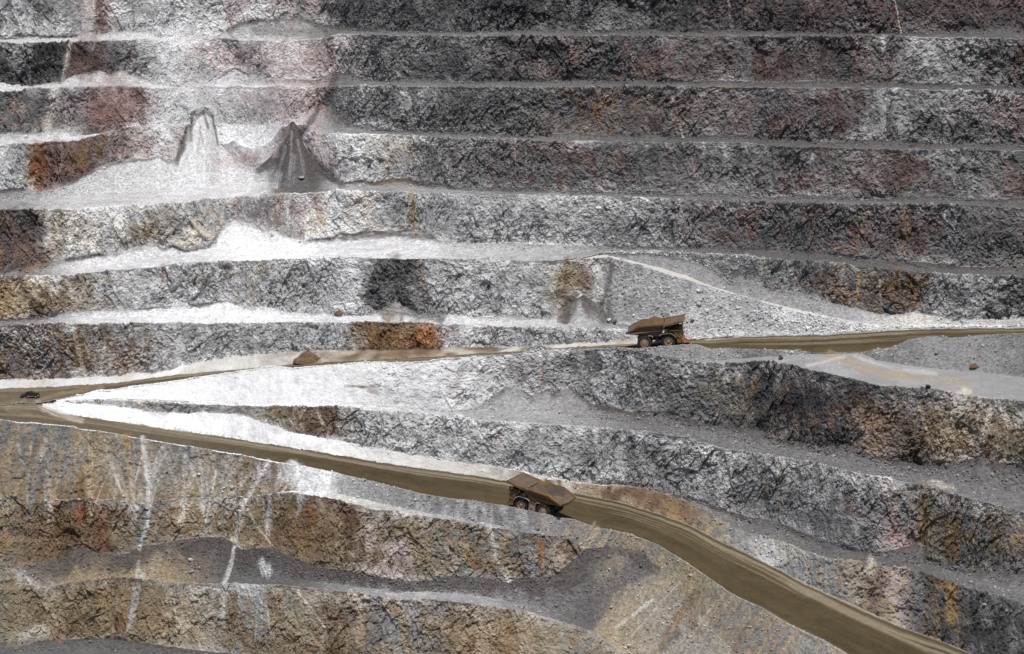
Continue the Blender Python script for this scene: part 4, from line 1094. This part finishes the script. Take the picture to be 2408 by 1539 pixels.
def haul_truck(label, loaded):
    root = bpy.data.objects.new('haul_truck', None); COL.objects.link(root)
    tag(root, label, 'haul truck', 'giant haul trucks on the pit roads')
    FA, RA = 5.86, 0.0                                     # axles
    # ---- dump body: V floor, leaning sides, duck tail, canopy over the deck
    st = [(-4.35, 4.45, 3.70, 4.22, 3.52), (-2.6, 5.22, 3.80, 3.98, 3.25), (-0.9, 6.02, 3.86, 3.74, 3.05), (1.2, 6.06, 3.86, 3.46, 2.92), (2.4, 6.08, 3.86, 3.7, 2.95), (5.15, 6.12, 3.86, 5.95, 3.70)]
    bm = bmesh.new()
    inn, out = [], []
    for x, zr, wr, zf, wf in st:
        vee = 0.35
        inn.append([bm.verts.new(p) for p in ((x, -wr, zr), (x, -wf, zf + .15), (x, 0, zf - vee), (x, wf, zf + .15), (x, wr, zr))])
        out.append([bm.verts.new(p) for p in ((x, -wr - .10, zr), (x, -wf - .14, zf - .05), (x, 0, zf - vee - .28), (x, wf + .14, zf - .05), (x, wr + .10, zr))])
    for a, b in zip(inn[:-1], inn[1:]):
        for k in range(4): bm.faces.new((a[k], a[k + 1], b[k + 1], b[k]))
    for a, b in zip(out[:-1], out[1:]):
        for k in range(4): bm.faces.new((a[k + 1], a[k], b[k], b[k + 1]))
    for k in range(4): bm.faces.new((inn[0][k + 1], inn[0][k], out[0][k], out[0][k + 1]))
    for k in (0, 4):
        for i in range(len(st) - 1): bm.faces.new((inn[i][k], inn[i + 1][k], out[i + 1][k], out[i][k]))
    body = child('dump_body', bm, MY if not loaded else MSHADE, root)
    # inner lining of worn steel
    bm = bmesh.new(); li = []
    for x, zr, wr, zf, wf in st:
        li.append([bm.verts.new(p) for p in ((x + .01, -wr + .03, zr - .02), (x + .01, -wf + .12, zf + .28), (x + .01, 0, zf - .12), (x + .01, wf - .12, zf + .28), (x + .01, wr - .03, zr - .02))])
    for a, b in zip(li[:-1], li[1:]):
        for k in range(4): bm.faces.new((a[k], a[k + 1], b[k + 1], b[k]))
    child('bed_lining', bm, MBED, body)
    for s in (-1, 1):
        bm = bmesh.new()                                    # rim rail, tail to canopy
        P_ = [(-4.35, s * 3.82, 4.42), (-0.9, s * 3.98, 5.95), (5.15, s * 3.98, 6.06)]
        for a, b in zip(P_[:-1], P_[1:]): beam(bm, a, b, .30, .34)
        child('rim_rail', bm, MY if not loaded else MSHADE, body)
        bm = bmesh.new()                                    # lower side rail; the loaded truck's is paler to paint in its lit top
        beam(bm, (-4.15, s * 3.72, 4.28), (4.55, s * 3.36, 4.62), .42, .22)
        child('side_rail', bm, MTANK if loaded else MY, body)
        for xa, xb in ((-0.85, -0.65), (1.25, 1.45), (3.15, 3.3), (4.62, 4.9)):
            bm = bmesh.new()
            za = 4.42 + (xa + 4.15) * .04
            beam(bm, (xa, s * 3.50, za), (xb, s * 3.96, 5.9), .36, .30, (0, 1, 0))
            child('side_rib', bm, MY if not loaded else MSHADE, body)
        for xa, xb in ((-3.3, -.95), (-.55, 1.2), (1.55, 3.1), (3.4, 4.6)):     # recessed panels between the ribs, coloured dark reddish
            bm = bmesh.new()
            ztop = lambda x: min(5.72, 4.62 + (x + 3.6) * .42)
            yw = lambda x, z: s * (3.10 + .88 * min(1.0, max(0.0, (z - 3.4 + (.3 if x < -1 else 0)) / 2.65)) + (.06 if x > -1 else .16))
            z0_ = lambda x: 4.45 + (x + 4.15) * .04
            bm.faces.new([bm.verts.new(p) for p in ((xa, yw(xa, z0_(xa)), z0_(xa)), (xb, yw(xb, z0_(xb)), z0_(xb)), (xb, yw(xb, ztop(xb)), ztop(xb)), (xa, yw(xa, ztop(xa)), ztop(xa)))])
            child('side_panel', bm, MPANEL, body)
        bm = bmesh.new()                                    # recessed lower side plate
        prism(bm, [(-3.6, 4.1), (4.5, 4.45), (4.2, 3.0), (1.2, 3.3), (-1.0, 3.6)], s * 3.02, s * 3.10)
        child('lower_plate', bm, MY if not loaded else MSHADE, body)
    bm = bmesh.new()                                        # canopy
    A = [(5.0, 6.08), (7.4, 6.42), (9.85, 6.80), (9.85, 6.62), (7.4, 6.20), (5.0, 5.82)]
    prism(bm, A, -3.98, 3.98)
    for s in (-1, 1):
        prism(bm, [(5.0, 6.30), (7.0, 6.52), (9.85, 6.92), (9.85, 6.50), (8.6, 6.25), (5.0, 5.66)], s * 3.985, s * 4.16)
    beam(bm, (9.85, -4.1, 6.76), (9.85, 4.1, 6.76), .16, .34)
    child('canopy', bm, MY, body)
    bm = bmesh.new(); q = [bm.verts.new(p) for p in ((5.1, -3.9, 6.11), (9.8, -3.9, 6.815), (9.8, 3.9, 6.815), (5.1, 3.9, 6.11))]; bm.faces.new(q)
    child('canopy_lining', bm, MBED, body)
    # ---- chassis
    bm = bmesh.new()
    for s in (-1, 1):
        beam(bm, (-1.6, s * 1.05, 2.45), (5.0, s * 1.05, 2.45), .55, 1.0); beam(bm, (5.0, s * 1.05, 2.45), (8.7, s * 1.05, 2.3), .6, 1.2)
    for x in (-1.5, 1.4, 3.6, 5.6): beam(bm, (x, -1.3, 2.4), (x, 1.3, 2.4), .6, .8)
    lathe(bm, [(0, -3.3), (.62, -3.3), (.62, 3.3), (0, 3.3)], 0, 0, RW, 20)
    lathe(bm, [(0, -2.6), (.38, -2.6), (.38, 2.6), (0, 2.6)], FA, 0, RW, 16)
    beam(bm, (2.2, -.9, 2.7), (0.9, -.9, 3.6), .5, .5); beam(bm, (2.2, .9, 2.7), (0.9, .9, 3.6), .5, .5)
    prism(bm, [(1.6, 2.0), (3.9, 2.0), (4.1, 3.3), (1.2, 3.3)], -1.9, 1.9)
    child('chassis', bm, MDK, root)
    for s in (-1, 1):
        wheel(root, FA, s * 2.85, s, True); wheel(root, RA, s * 3.15, s, False); wheel(root, RA, s * 1.85, s, False)
        bm = bmesh.new(); beam(bm, (FA, s * 2.0, 2.2), (FA + .15, s * 1.75, 4.3), .55, .55, (0, 1, 0))
        child('front_strut', bm, MDK, root)
        bm = bmesh.new(); beam(bm, (.9, s * .85, 1.9), (1.7, s * .85, 3.3), .34, .34, (0, 1, 0))
        child('rear_strut', bm, MPALE, root)
        # arched fender over the front wheel
        bm = bmesh.new()
        ar = [(FA - 2.15, 3.35), (FA - 1.45, 3.72), (FA + .6, 3.86), (FA + 1.5, 3.30), (FA + 2.0, 2.55)]
        for a, b in zip(ar[:-1], ar[1:]): beam(bm, (a[0], s * 2.95, a[1]), (b[0], s * 2.95, b[1]), 1.5, .14)
        child('fender', bm, MPALE if not loaded else MTANK, root)
        bm = bmesh.new()
        ar = [(-1.0, 3.30), (.3, 3.72), (1.75, 3.52), (2.0, 2.9)] if False else [(1.0, 3.50), (2.0, 3.36), (2.15, 2.95)]
        for a, b in zip(ar[:-1], ar[1:]): beam(bm, (a[0], s * 3.0, a[1]), (b[0], s * 3.0, b[1]), 1.2, .10)
        child('mudguard', bm, MPALE, root)
        # nose panel beside the radiator
        bm = bmesh.new()
        prism(bm, [(6.9, 4.15), (9.05, 4.3), (9.15, 3.0), (8.9, 2.7), (8.2, 2.75), (7.5, 3.4)], s * 1.7, s * 3.45)
        child('nose_panel', bm, MY, root)
        bm = bmesh.new(); lathe(bm, [(0, 0), (.12, 0), (.12, .06), (0, .06)], 7.9, s * 3.45, 3.65, 12, 0, s)
        child('marker_lamp', bm, MLAMP, root)
        for k in (0, 1):
            bm = bmesh.new(); box(bm, 9.15, 9.24, s * (1.95 + .5 * k) - .16, s * (1.95 + .5 * k) + .16, 3.2, 3.5)
            child('headlight', bm, MLAMP, root)
        # air cleaner drum standing on the deck edge
        bm = bmesh.new(); lathe(bm, [(0, -.45), (.40, -.45), (.43, -.3), (.43, .3), (.40, .45), (0, .45)], 5.45, s * 3.05, 4.45, 20)
        child('air_cleaner', bm, MTANK, root, True)
        # stair from the bumper to the deck
        bm = bmesh.new()
        for q in (-.35, .35):
            beam(bm, (9.35, s * 3.1 + q, 1.55), (8.75, s * 3.1 + q, 4.4), .07, .12)
            beam(bm, (9.5, s * 3.1 + q, 2.4), (8.95, s * 3.1 + q, 5.3), .05, .05)
        for k in range(9):
            t = k / 8; beam(bm, (9.35 - .6 * t, s * 3.1 - .35, 1.6 + 2.75 * t), (9.35 - .6 * t, s * 3.1 + .35, 1.6 + 2.75 * t), .22, .06)
        child('stair', bm, MRAIL if not loaded else MRED, root)
        bm = bmesh.new()
        for q in (-.3, .3): beam(bm, (9.3, s * 3.1 + q, .35), (9.3, s * 3.1 + q, 1.6), .07, .07, (0, 1, 0))
        for k in range(4): beam(bm, (9.3, s * 3.1 - .3, .42 + .35 * k), (9.3, s * 3.1 + .3, .42 + .35 * k), .06, .06)
        child('hanging_ladder', bm, MRAIL, root)
        bm = bmesh.new(); box(bm, 8.9, 9.05, s * 3.75 - .25, s * 3.75 + .25, 5.0, 5.6); beam(bm, (8.9, s * 3.3, 5.2), (8.95, s * 3.7, 5.2), .05, .05)
        child('mirror', bm, MDK, root)
    bm = bmesh.new(); prism(bm, [(8.0, 1.25), (9.5, 1.3), (9.5, 1.75), (8.9, 2.7), (8.0, 2.5)], -3.3, 3.3)
    child('bumper', bm, MY, root)
    bm = bmesh.new(); box(bm, 8.75, 9.12, -1.68, 1.68, 1.95, 4.1)
    for k in range(7): box(bm, 9.13, 9.18, -1.5 + k * .46, -1.28 + k * .46, 2.1, 4.0)
    child('radiator_grille', bm, MDK, root)
    bm = bmesh.new(); box(bm, 5.2, 9.2, -3.75, 3.75, 4.42, 4.56); box(bm, 5.4, 8.6, -1.6, 1.6, 3.2, 4.42)
    child('deck', bm, MY, root)
    bm = bmesh.new()                                        # railing round the deck
    for z in (5.0, 5.45):
        beam(bm, (7.2, -3.7, z), (9.15, -3.7, z), .055, .055); beam(bm, (7.2, 3.7, z), (9.15, 3.7, z), .055, .055); beam(bm, (9.15, -3.7, z), (9.15, 3.7, z), .055, .055)
    for x in (7.2, 7.85, 8.5, 9.15):
        for s in (-1, 1): beam(bm, (x, s * 3.7, 4.56), (x, s * 3.7, 5.48), .055, .055, (0, 1, 0))
    for k in range(7): beam(bm, (9.15, -3 + k, 4.56), (9.15, -3 + k, 5.48), .055, .055, (0, 1, 0))
    child('railing', bm, MDK, root)
    # cab on the left of the deck
    bm = bmesh.new()
    prism(bm, [(6.5, 4.57), (8.25, 4.57), (8.45, 5.2), (8.3, 6.05), (6.6, 6.05)], 1.35, 3.35)
    cab = child('cab', bm, MDK if loaded else MY, root)
    bm = bmesh.new(); prism(bm, [(8.40, 5.15), (8.475, 5.2), (8.34, 5.95), (8.27, 5.95)], 1.5, 3.2); child('windscreen', bm, MGL, cab)
    for yy in (1.335, 3.352):
        bm = bmesh.new(); prism(bm, [(6.8, 5.15), (8.25, 5.15), (8.15, 5.92), (6.85, 5.92)], yy, yy + .013); child('side_window', bm, MGL, cab)
    bm = bmesh.new(); box(bm, 5.3, 6.9, -2.9, -.9, 4.57, 5.5); box(bm, 7.1, 8.2, -2.6, -1.4, 4.57, 5.25)
    child('electrical_cabinet', bm, MDK, root)
    bm = bmesh.new(); lathe(bm, [(0, -.9), (.3, -.9), (.3, .9), (0, .9)], 5.15, 0, 4.9, 16); child('exhaust_muffler', bm, MDK, root)
    # tanks between the axles
    bm = bmesh.new(); prism(bm, [(2.2, 3.25), (3.85, 3.25), (4.0, 2.9), (3.9, 1.3), (3.6, 1.05), (2.35, 1.05), (2.15, 1.3)], 1.95, 3.35)
    tk = child('fuel_tank', bm, MTANK, root)
    bm = bmesh.new(); lathe(bm, [(0, 0), (.2, 0), (.2, .05), (0, .05)], 3.2, 3.35, 1.5, 14); child('filler_cap', bm, MDK, tk)
    bm = bmesh.new(); lathe(bm, [(0, -.6), (.55, -.6), (.55, .6), (0, .6)], 3.15, -2.5, 2.3, 20); child('hydraulic_tank', bm, MDK, root)
    # boarding catwalk carried on the bumper
    bm = bmesh.new(); box(bm, 9.52, 10.9, -3.0, -1.2, 1.38, 1.48)
    beam(bm, (9.5, -2.1, 1.45), (11.3, -2.1, 1.75), .3, .22); beam(bm, (11.2, -2.1, 1.2), (11.55, -2.1, 2.0), .2, .2, (0, 1, 0))
    for x in (9.6, 10.2, 10.85):
        for y in (-3.0, -1.2): beam(bm, (x, y, 1.48), (x, y, 2.75), .05, .05, (0, 1, 0))
    for y in (-3.0, -1.2):
        for z in (2.1, 2.75): beam(bm, (9.6, y, z), (10.85, y, z), .05, .05)
    child('front_catwalk', bm, MRED if loaded else MPALE, root)
    return root
def truck_load(root):
    n, m_ = 46, 16
    vs, fs = [], []
    for i in range(n + 1):
        x = -2.7 + i / n * 7.7
        for j in range(m_ + 1):
            y = -3.7 + j / m_ * 7.4
            r = math.hypot((x - 2.6) / 4.6, y / 4.7)
            z = 7.65 - 2.2 * r
            edge = min(1.0, max(0.0, (3.72 - abs(y)) / 0.5)); zr = min(6.0, 4.6 + (x + 4.2) * .43)
            z = max(z, zr - 0.45) * edge + (zr - 0.45) * (1 - edge)
            z = min(z, zr - 0.4 + max(0.0, (x + 1.2)) * 1.2)
            vs.append((x, y, z))
    for i in range(n):
        for j in range(m_):
            a = i * (m_ + 1) + j; fs.append((a, a + m_ + 1, a + m_ + 2)); fs.append((a, a + m_ + 2, a + 1))
    v = np.array(vs); v[:, 2] += 0.14 * vn(v, 0.9, 91, 3) + 0.10 * facet(v, .5, 6)[0]
    o = mesh_from_arrays('ore_load', v, np.array(fs), MSOIL, False)
    o.matrix_world = root.matrix_world.copy()
    return tag(o, 'heaped load of brown ore filling the bed of the upper truck', 'ore load')
ROADS = [k for k, s in enumerate(SEG) if s['cls'] == 'road']
def on_road(which, px, py, h):
    """point seen at px,py that lies h above the road"""
    s = SEG[ROADS[which]]; i = s['i']
    f = lambda A: float(np.interp(px, X, A))
    y0, z0, y1, z1 = f(KY[i]), f(KZ[i]), f(KY[i + 1]), f(KZ[i + 1])
    m = (z1 - z0) / max(1e-6, y1 - y0); k = float(K(py))
    y = (z0 - m * y0 + h) / (k - m); v = float(V(py))
    return Vector((float(U(px)) * y / (CP + v * SP), y, k * y + HC))
def place(root, rear, front, wheelbase, yr, yf, hub, yaw, pit, scale=1.0):
    """rear/front: hub centres of the near wheels; yr,yf: their local y"""
    pit = math.radians(pit)
    R = Matrix.Rotation(yaw, 4, 'Z') @ Matrix.Rotation(-pit, 4, 'Y') @ Matrix.Scale(scale, 4)
    mid = (rear + front) / 2
    loc = mid - (R @ Vector((wheelbase / 2, (yr + yf) / 2, hub)))
    root.matrix_world = Matrix.Translation(loc) @ R
    d = front - rear
    print(root.name, 'seen yaw', round(math.degrees(math.atan2(d.y, d.x)), 1), 'pitch', round(math.degrees(math.atan2(d.z, math.hypot(d.x, d.y))), 1), 'wheelbase', round(d.length, 2), [round(c, 1) for c in loc])
t1 = haul_truck('loaded yellow haul truck heaped with brown ore, heading right on the upper road', True)
TS = 1.09
ra, fr = on_road(1, 1516.4, 807.0, RW * TS), on_road(1, 1570.7, 803.8, RW * TS)
place(t1, ra, fr, 5.86, -3.7, -3.4, RW, math.radians(-7), 4.5, TS)
bpy.context.view_layer.update(); truck_load(t1)
t2 = haul_truck('empty yellow haul truck with bare worn bed, heading left on the lower road', False)
ra, fr = on_road(0, 1276.6, 1202.7, RW * TS), on_road(0, 1225.0, 1189.4, RW * TS)
place(t2, ra, fr, 5.86, 3.7, 3.4, RW, math.radians(180 - 28), 7.0, TS)
# ------------------------------------------------------------------ pickup at the hairpin, marker post
MBK = worn('black_paint', (.012, .012, .018), (.06, .05, .045), 0.25, 1.0, 0.2, 0.5)
MDUSTP = worn('dust_on_paint', (.30, .25, .20), (.2, .165, .13), 0.8, 2.0, 0.5)
def pickup(label):
    root = bpy.data.objects.new('pickup_truck', None); COL.objects.link(root); tag(root, label, 'pickup truck')
    WB, r = 3.1, 0.40
    bm = bmesh.new()
    def arch(cx): return [(cx + .48 * math.cos(a), .40 + .48 * math.sin(a)) for a in [math.radians(q) for q in (0, 30, 60, 90, 120, 150, 180)]]
    low = [(4.02, .42)] + [(x, z) for x, z in arch(WB)] + [(x, z) for x, z in arch(0.0)] + [(-1.15, .5)]
    side = low + [(-1.2, .62), (-1.18, 1.12), (.62, 1.12), (2.55, 1.12), (3.85, 1.0), (4.05, .85)]
    a = [bm.verts.new((x, -.9, z)) for x, z in side]; b = [bm.verts.new((x, .9, z)) for x, z in side]
    n = len(side)
    bm.faces.new(a); bm.faces.new(b[::-1])
    for i in range(n): bm.faces.new((a[i], b[i], b[(i + 1) % n], a[(i + 1) % n]))
    bmesh.ops.triangulate(bm, faces=[f for f in bm.faces if len(f.verts) > 4])
    body = bm_obj('body', bm, MBK, root)
    bm = bmesh.new()                                        # crew cab, narrowing upwards
    lo = [(.60, 1.12), (2.70, 1.12)]; hi = [(.72, 1.74), (1.95, 1.76)]
    vs = [bm.verts.new(p) for p in ((.60, -.86, 1.121), (2.70, -.86, 1.121), (1.95, -.70, 1.76), (.75, -.70, 1.74), (.60, .86, 1.121), (2.70, .86, 1.121), (1.95, .70, 1.76), (.75, .70, 1.74))]
    for f in ((0, 1, 2, 3), (7, 6, 5, 4), (1, 5, 6, 2), (4, 0, 3, 7), (3, 2, 6, 7)): bm.faces.new([vs[i] for i in f])
    cab = bm_obj('cabin', bm, MBK, root)
    for s in (-1, 1):
        for x0, x1, u0, u1 in ((.78, 1.48, .86, 1.46), (1.56, 2.42, 1.54, 1.92)):
            bm = bmesh.new()
            q = [bm.verts.new(p) for p in ((x0, s * .852, 1.18), (x1, s * .852, 1.18), (u1, s * .727, 1.68), (u0, s * .727, 1.68))]
            bm.faces.new(q if s < 0 else q[::-1]); bm_obj('side_window', bm, MGL, cab)
        bm = bmesh.new(); box(bm, 3.82, 4.05, s * .70 - .17, s * .70 + .17, .78, .94); bm_obj('headlight', bm, MLAMP, root)
        bm = bmesh.new(); box(bm, -1.215, -1.17, s * .80 - .07, s * .80 + .07, .78, 1.05); bm_obj('tail_light', bm, MRED, root)
        bm = bmesh.new(); box(bm, .55, 2.6, s * .902, s * .912, .45, .68); bm_obj('dusty_sill', bm, MDUSTP, root)
        bm = bmesh.new(); box(bm, -1.1, -.5, s * .902, s * .912, .55, .85); bm_obj('dusty_rear_quarter', bm, MDUSTP, root)
        bm = bmesh.new(); box(bm, 1.7, 2.5, s * .9125, s * .917, .62, .86); bm_obj('red_door_stripe', bm, MRED, root)
        bm = bmesh.new(); box(bm, 2.35, 2.5, s * 1.0 - .1, s * 1.0 + .1, 1.18, 1.34); bm_obj('mirror', bm, MBK, root)
        for x in (0.0, WB):
            bm = bmesh.new(); lathe(bm, [(.27, .06), (.25, .12), (.12, .09), (0, .10)], 0, 0, 0, 20, 0, s)
            w_ = bm_obj('wheel', bm, MRAIL, root); w_.location = (x, s * .80, r)
            bm = bmesh.new(); lathe(bm, [(.26, -.12), (.36, -.13), (r, -.09), (r, .09), (.36, .13), (.26, .12)], 0, 0, 0, 24, 0, s); bm_obj('tyre', bm, MT, w_)
    bm = bmesh.new(); q = [bm.verts.new(p) for p in ((2.68, -.80, 1.16), (2.68, .80, 1.16), (2.02, .66, 1.72), (2.02, -.66, 1.72))]
    for v in q: v.co.x += .012; v.co.z += .012
    bm.faces.new(q); bm_obj('windscreen', bm, MGL, cab)
    bm = bmesh.new(); box(bm, 4.03, 4.12, -.86, .86, .42, .70); box(bm, -1.35, -1.2, -.85, .85, .45, .62); bm_obj('bumper', bm, MDK, root)
    bm = bmesh.new()
    for s in (-1, 1): tube(bm, [(.45, s * .75, 1.12), (.42, s * .7, 1.78), (-.2, s * .8, 1.12)], .035)
    beam(bm, (.42, -.7, 1.78), (.42, .7, 1.78), .07, .07); bm_obj('roll_bar', bm, MDK, root)
    bm = bmesh.new(); beam(bm, (.75, -.3, 1.74), (.75, -.3, 2.15), .05, .05, (0, 1, 0)); box(bm, .68, .82, -.38, -.22, 1.74, 1.9); bm_obj('roof_beacon', bm, MDK, root)
    return root
pk = pickup('black pickup truck with dusty sides and red door stripe at the hairpin bend')
ra, fr = on_road(1, 84.0, 933.4, .40), on_road(1, 56.7, 935.6, .40)
place(pk, ra, fr, 3.1, .9, .9, .40, math.radians(180 + 20), -1.0, 1.0)
bm = bmesh.new(); lathe(bm, [(.05, 0), (.045, .01)], 0, 0, 0, 8)
bm.clear(); beam(bm, (0, 0, -.3), (0, 0, 1.15), .09, .09, (0, 1, 0)); box(bm, -.09, .09, -.055, -.045, .8, 1.1)
post = bm_obj('marker_post', bm, MDK)
post.location = ground_at(1067, 1215, ('bench',)); tag(post, 'thin dark marker post on the white ledge in front of the lower berm', 'marker post')
# ------------------------------------------------------------------ camera, sun, sky
cam = bpy.data.cameras.new('camera'); co = bpy.data.objects.new('camera', cam); COL.objects.link(co)
cam.sensor_fit = 'HORIZONTAL'; cam.angle = 2 * math.atan(TAN); cam.clip_start = 1; cam.clip_end = 6000
co.location = (0, 0, HC); co.rotation_euler = (math.radians(90) - PITCH, 0, 0)
sc.camera = co
SUN_EL, SUN_AZ = 73.0, 170.0       # azimuth clockwise from +Y (seen from the camera: behind it, a little right)
sl = bpy.data.lights.new('sun', 'SUN'); so = bpy.data.objects.new('sun', sl); COL.objects.link(so)
sl.energy = 4.0; sl.angle = math.radians(0.53); sl.color = (1.0, 0.96, 0.9)
el, az = math.radians(SUN_EL), math.radians(SUN_AZ)
sd = Vector((math.sin(az) * math.cos(el), math.cos(az) * math.cos(el), math.sin(el)))
so.rotation_euler = sd.to_track_quat('Z', 'Y').to_euler(); so.location = (0, 300, 600)
wd = bpy.data.worlds.new('World'); sc.world = wd; wd.use_nodes = True
nt = wd.node_tree; nt.nodes.clear()
sky = nt.nodes.new('ShaderNodeTexSky'); sky.sky_type = 'NISHITA'; sky.sun_disc = False
sky.sun_elevation = el; sky.sun_rotation = az
bg = nt.nodes.new('ShaderNodeBackground'); bg.inputs['Strength'].default_value = 0.08
ow = nt.nodes.new('ShaderNodeOutputWorld')
nt.links.new(sky.outputs[0], bg.inputs[0]); nt.links.new(bg.outputs[0], ow.inputs[0])
sc.view_settings.view_transform = 'Standard'; sc.view_settings.look = 'None'
sc.view_settings.exposure = 0.0; sc.view_settings.gamma = 1.0
sc.cycles.max_bounces = 6; sc.cycles.diffuse_bounces = 3
print('done', round(time.time() - T0, 1))
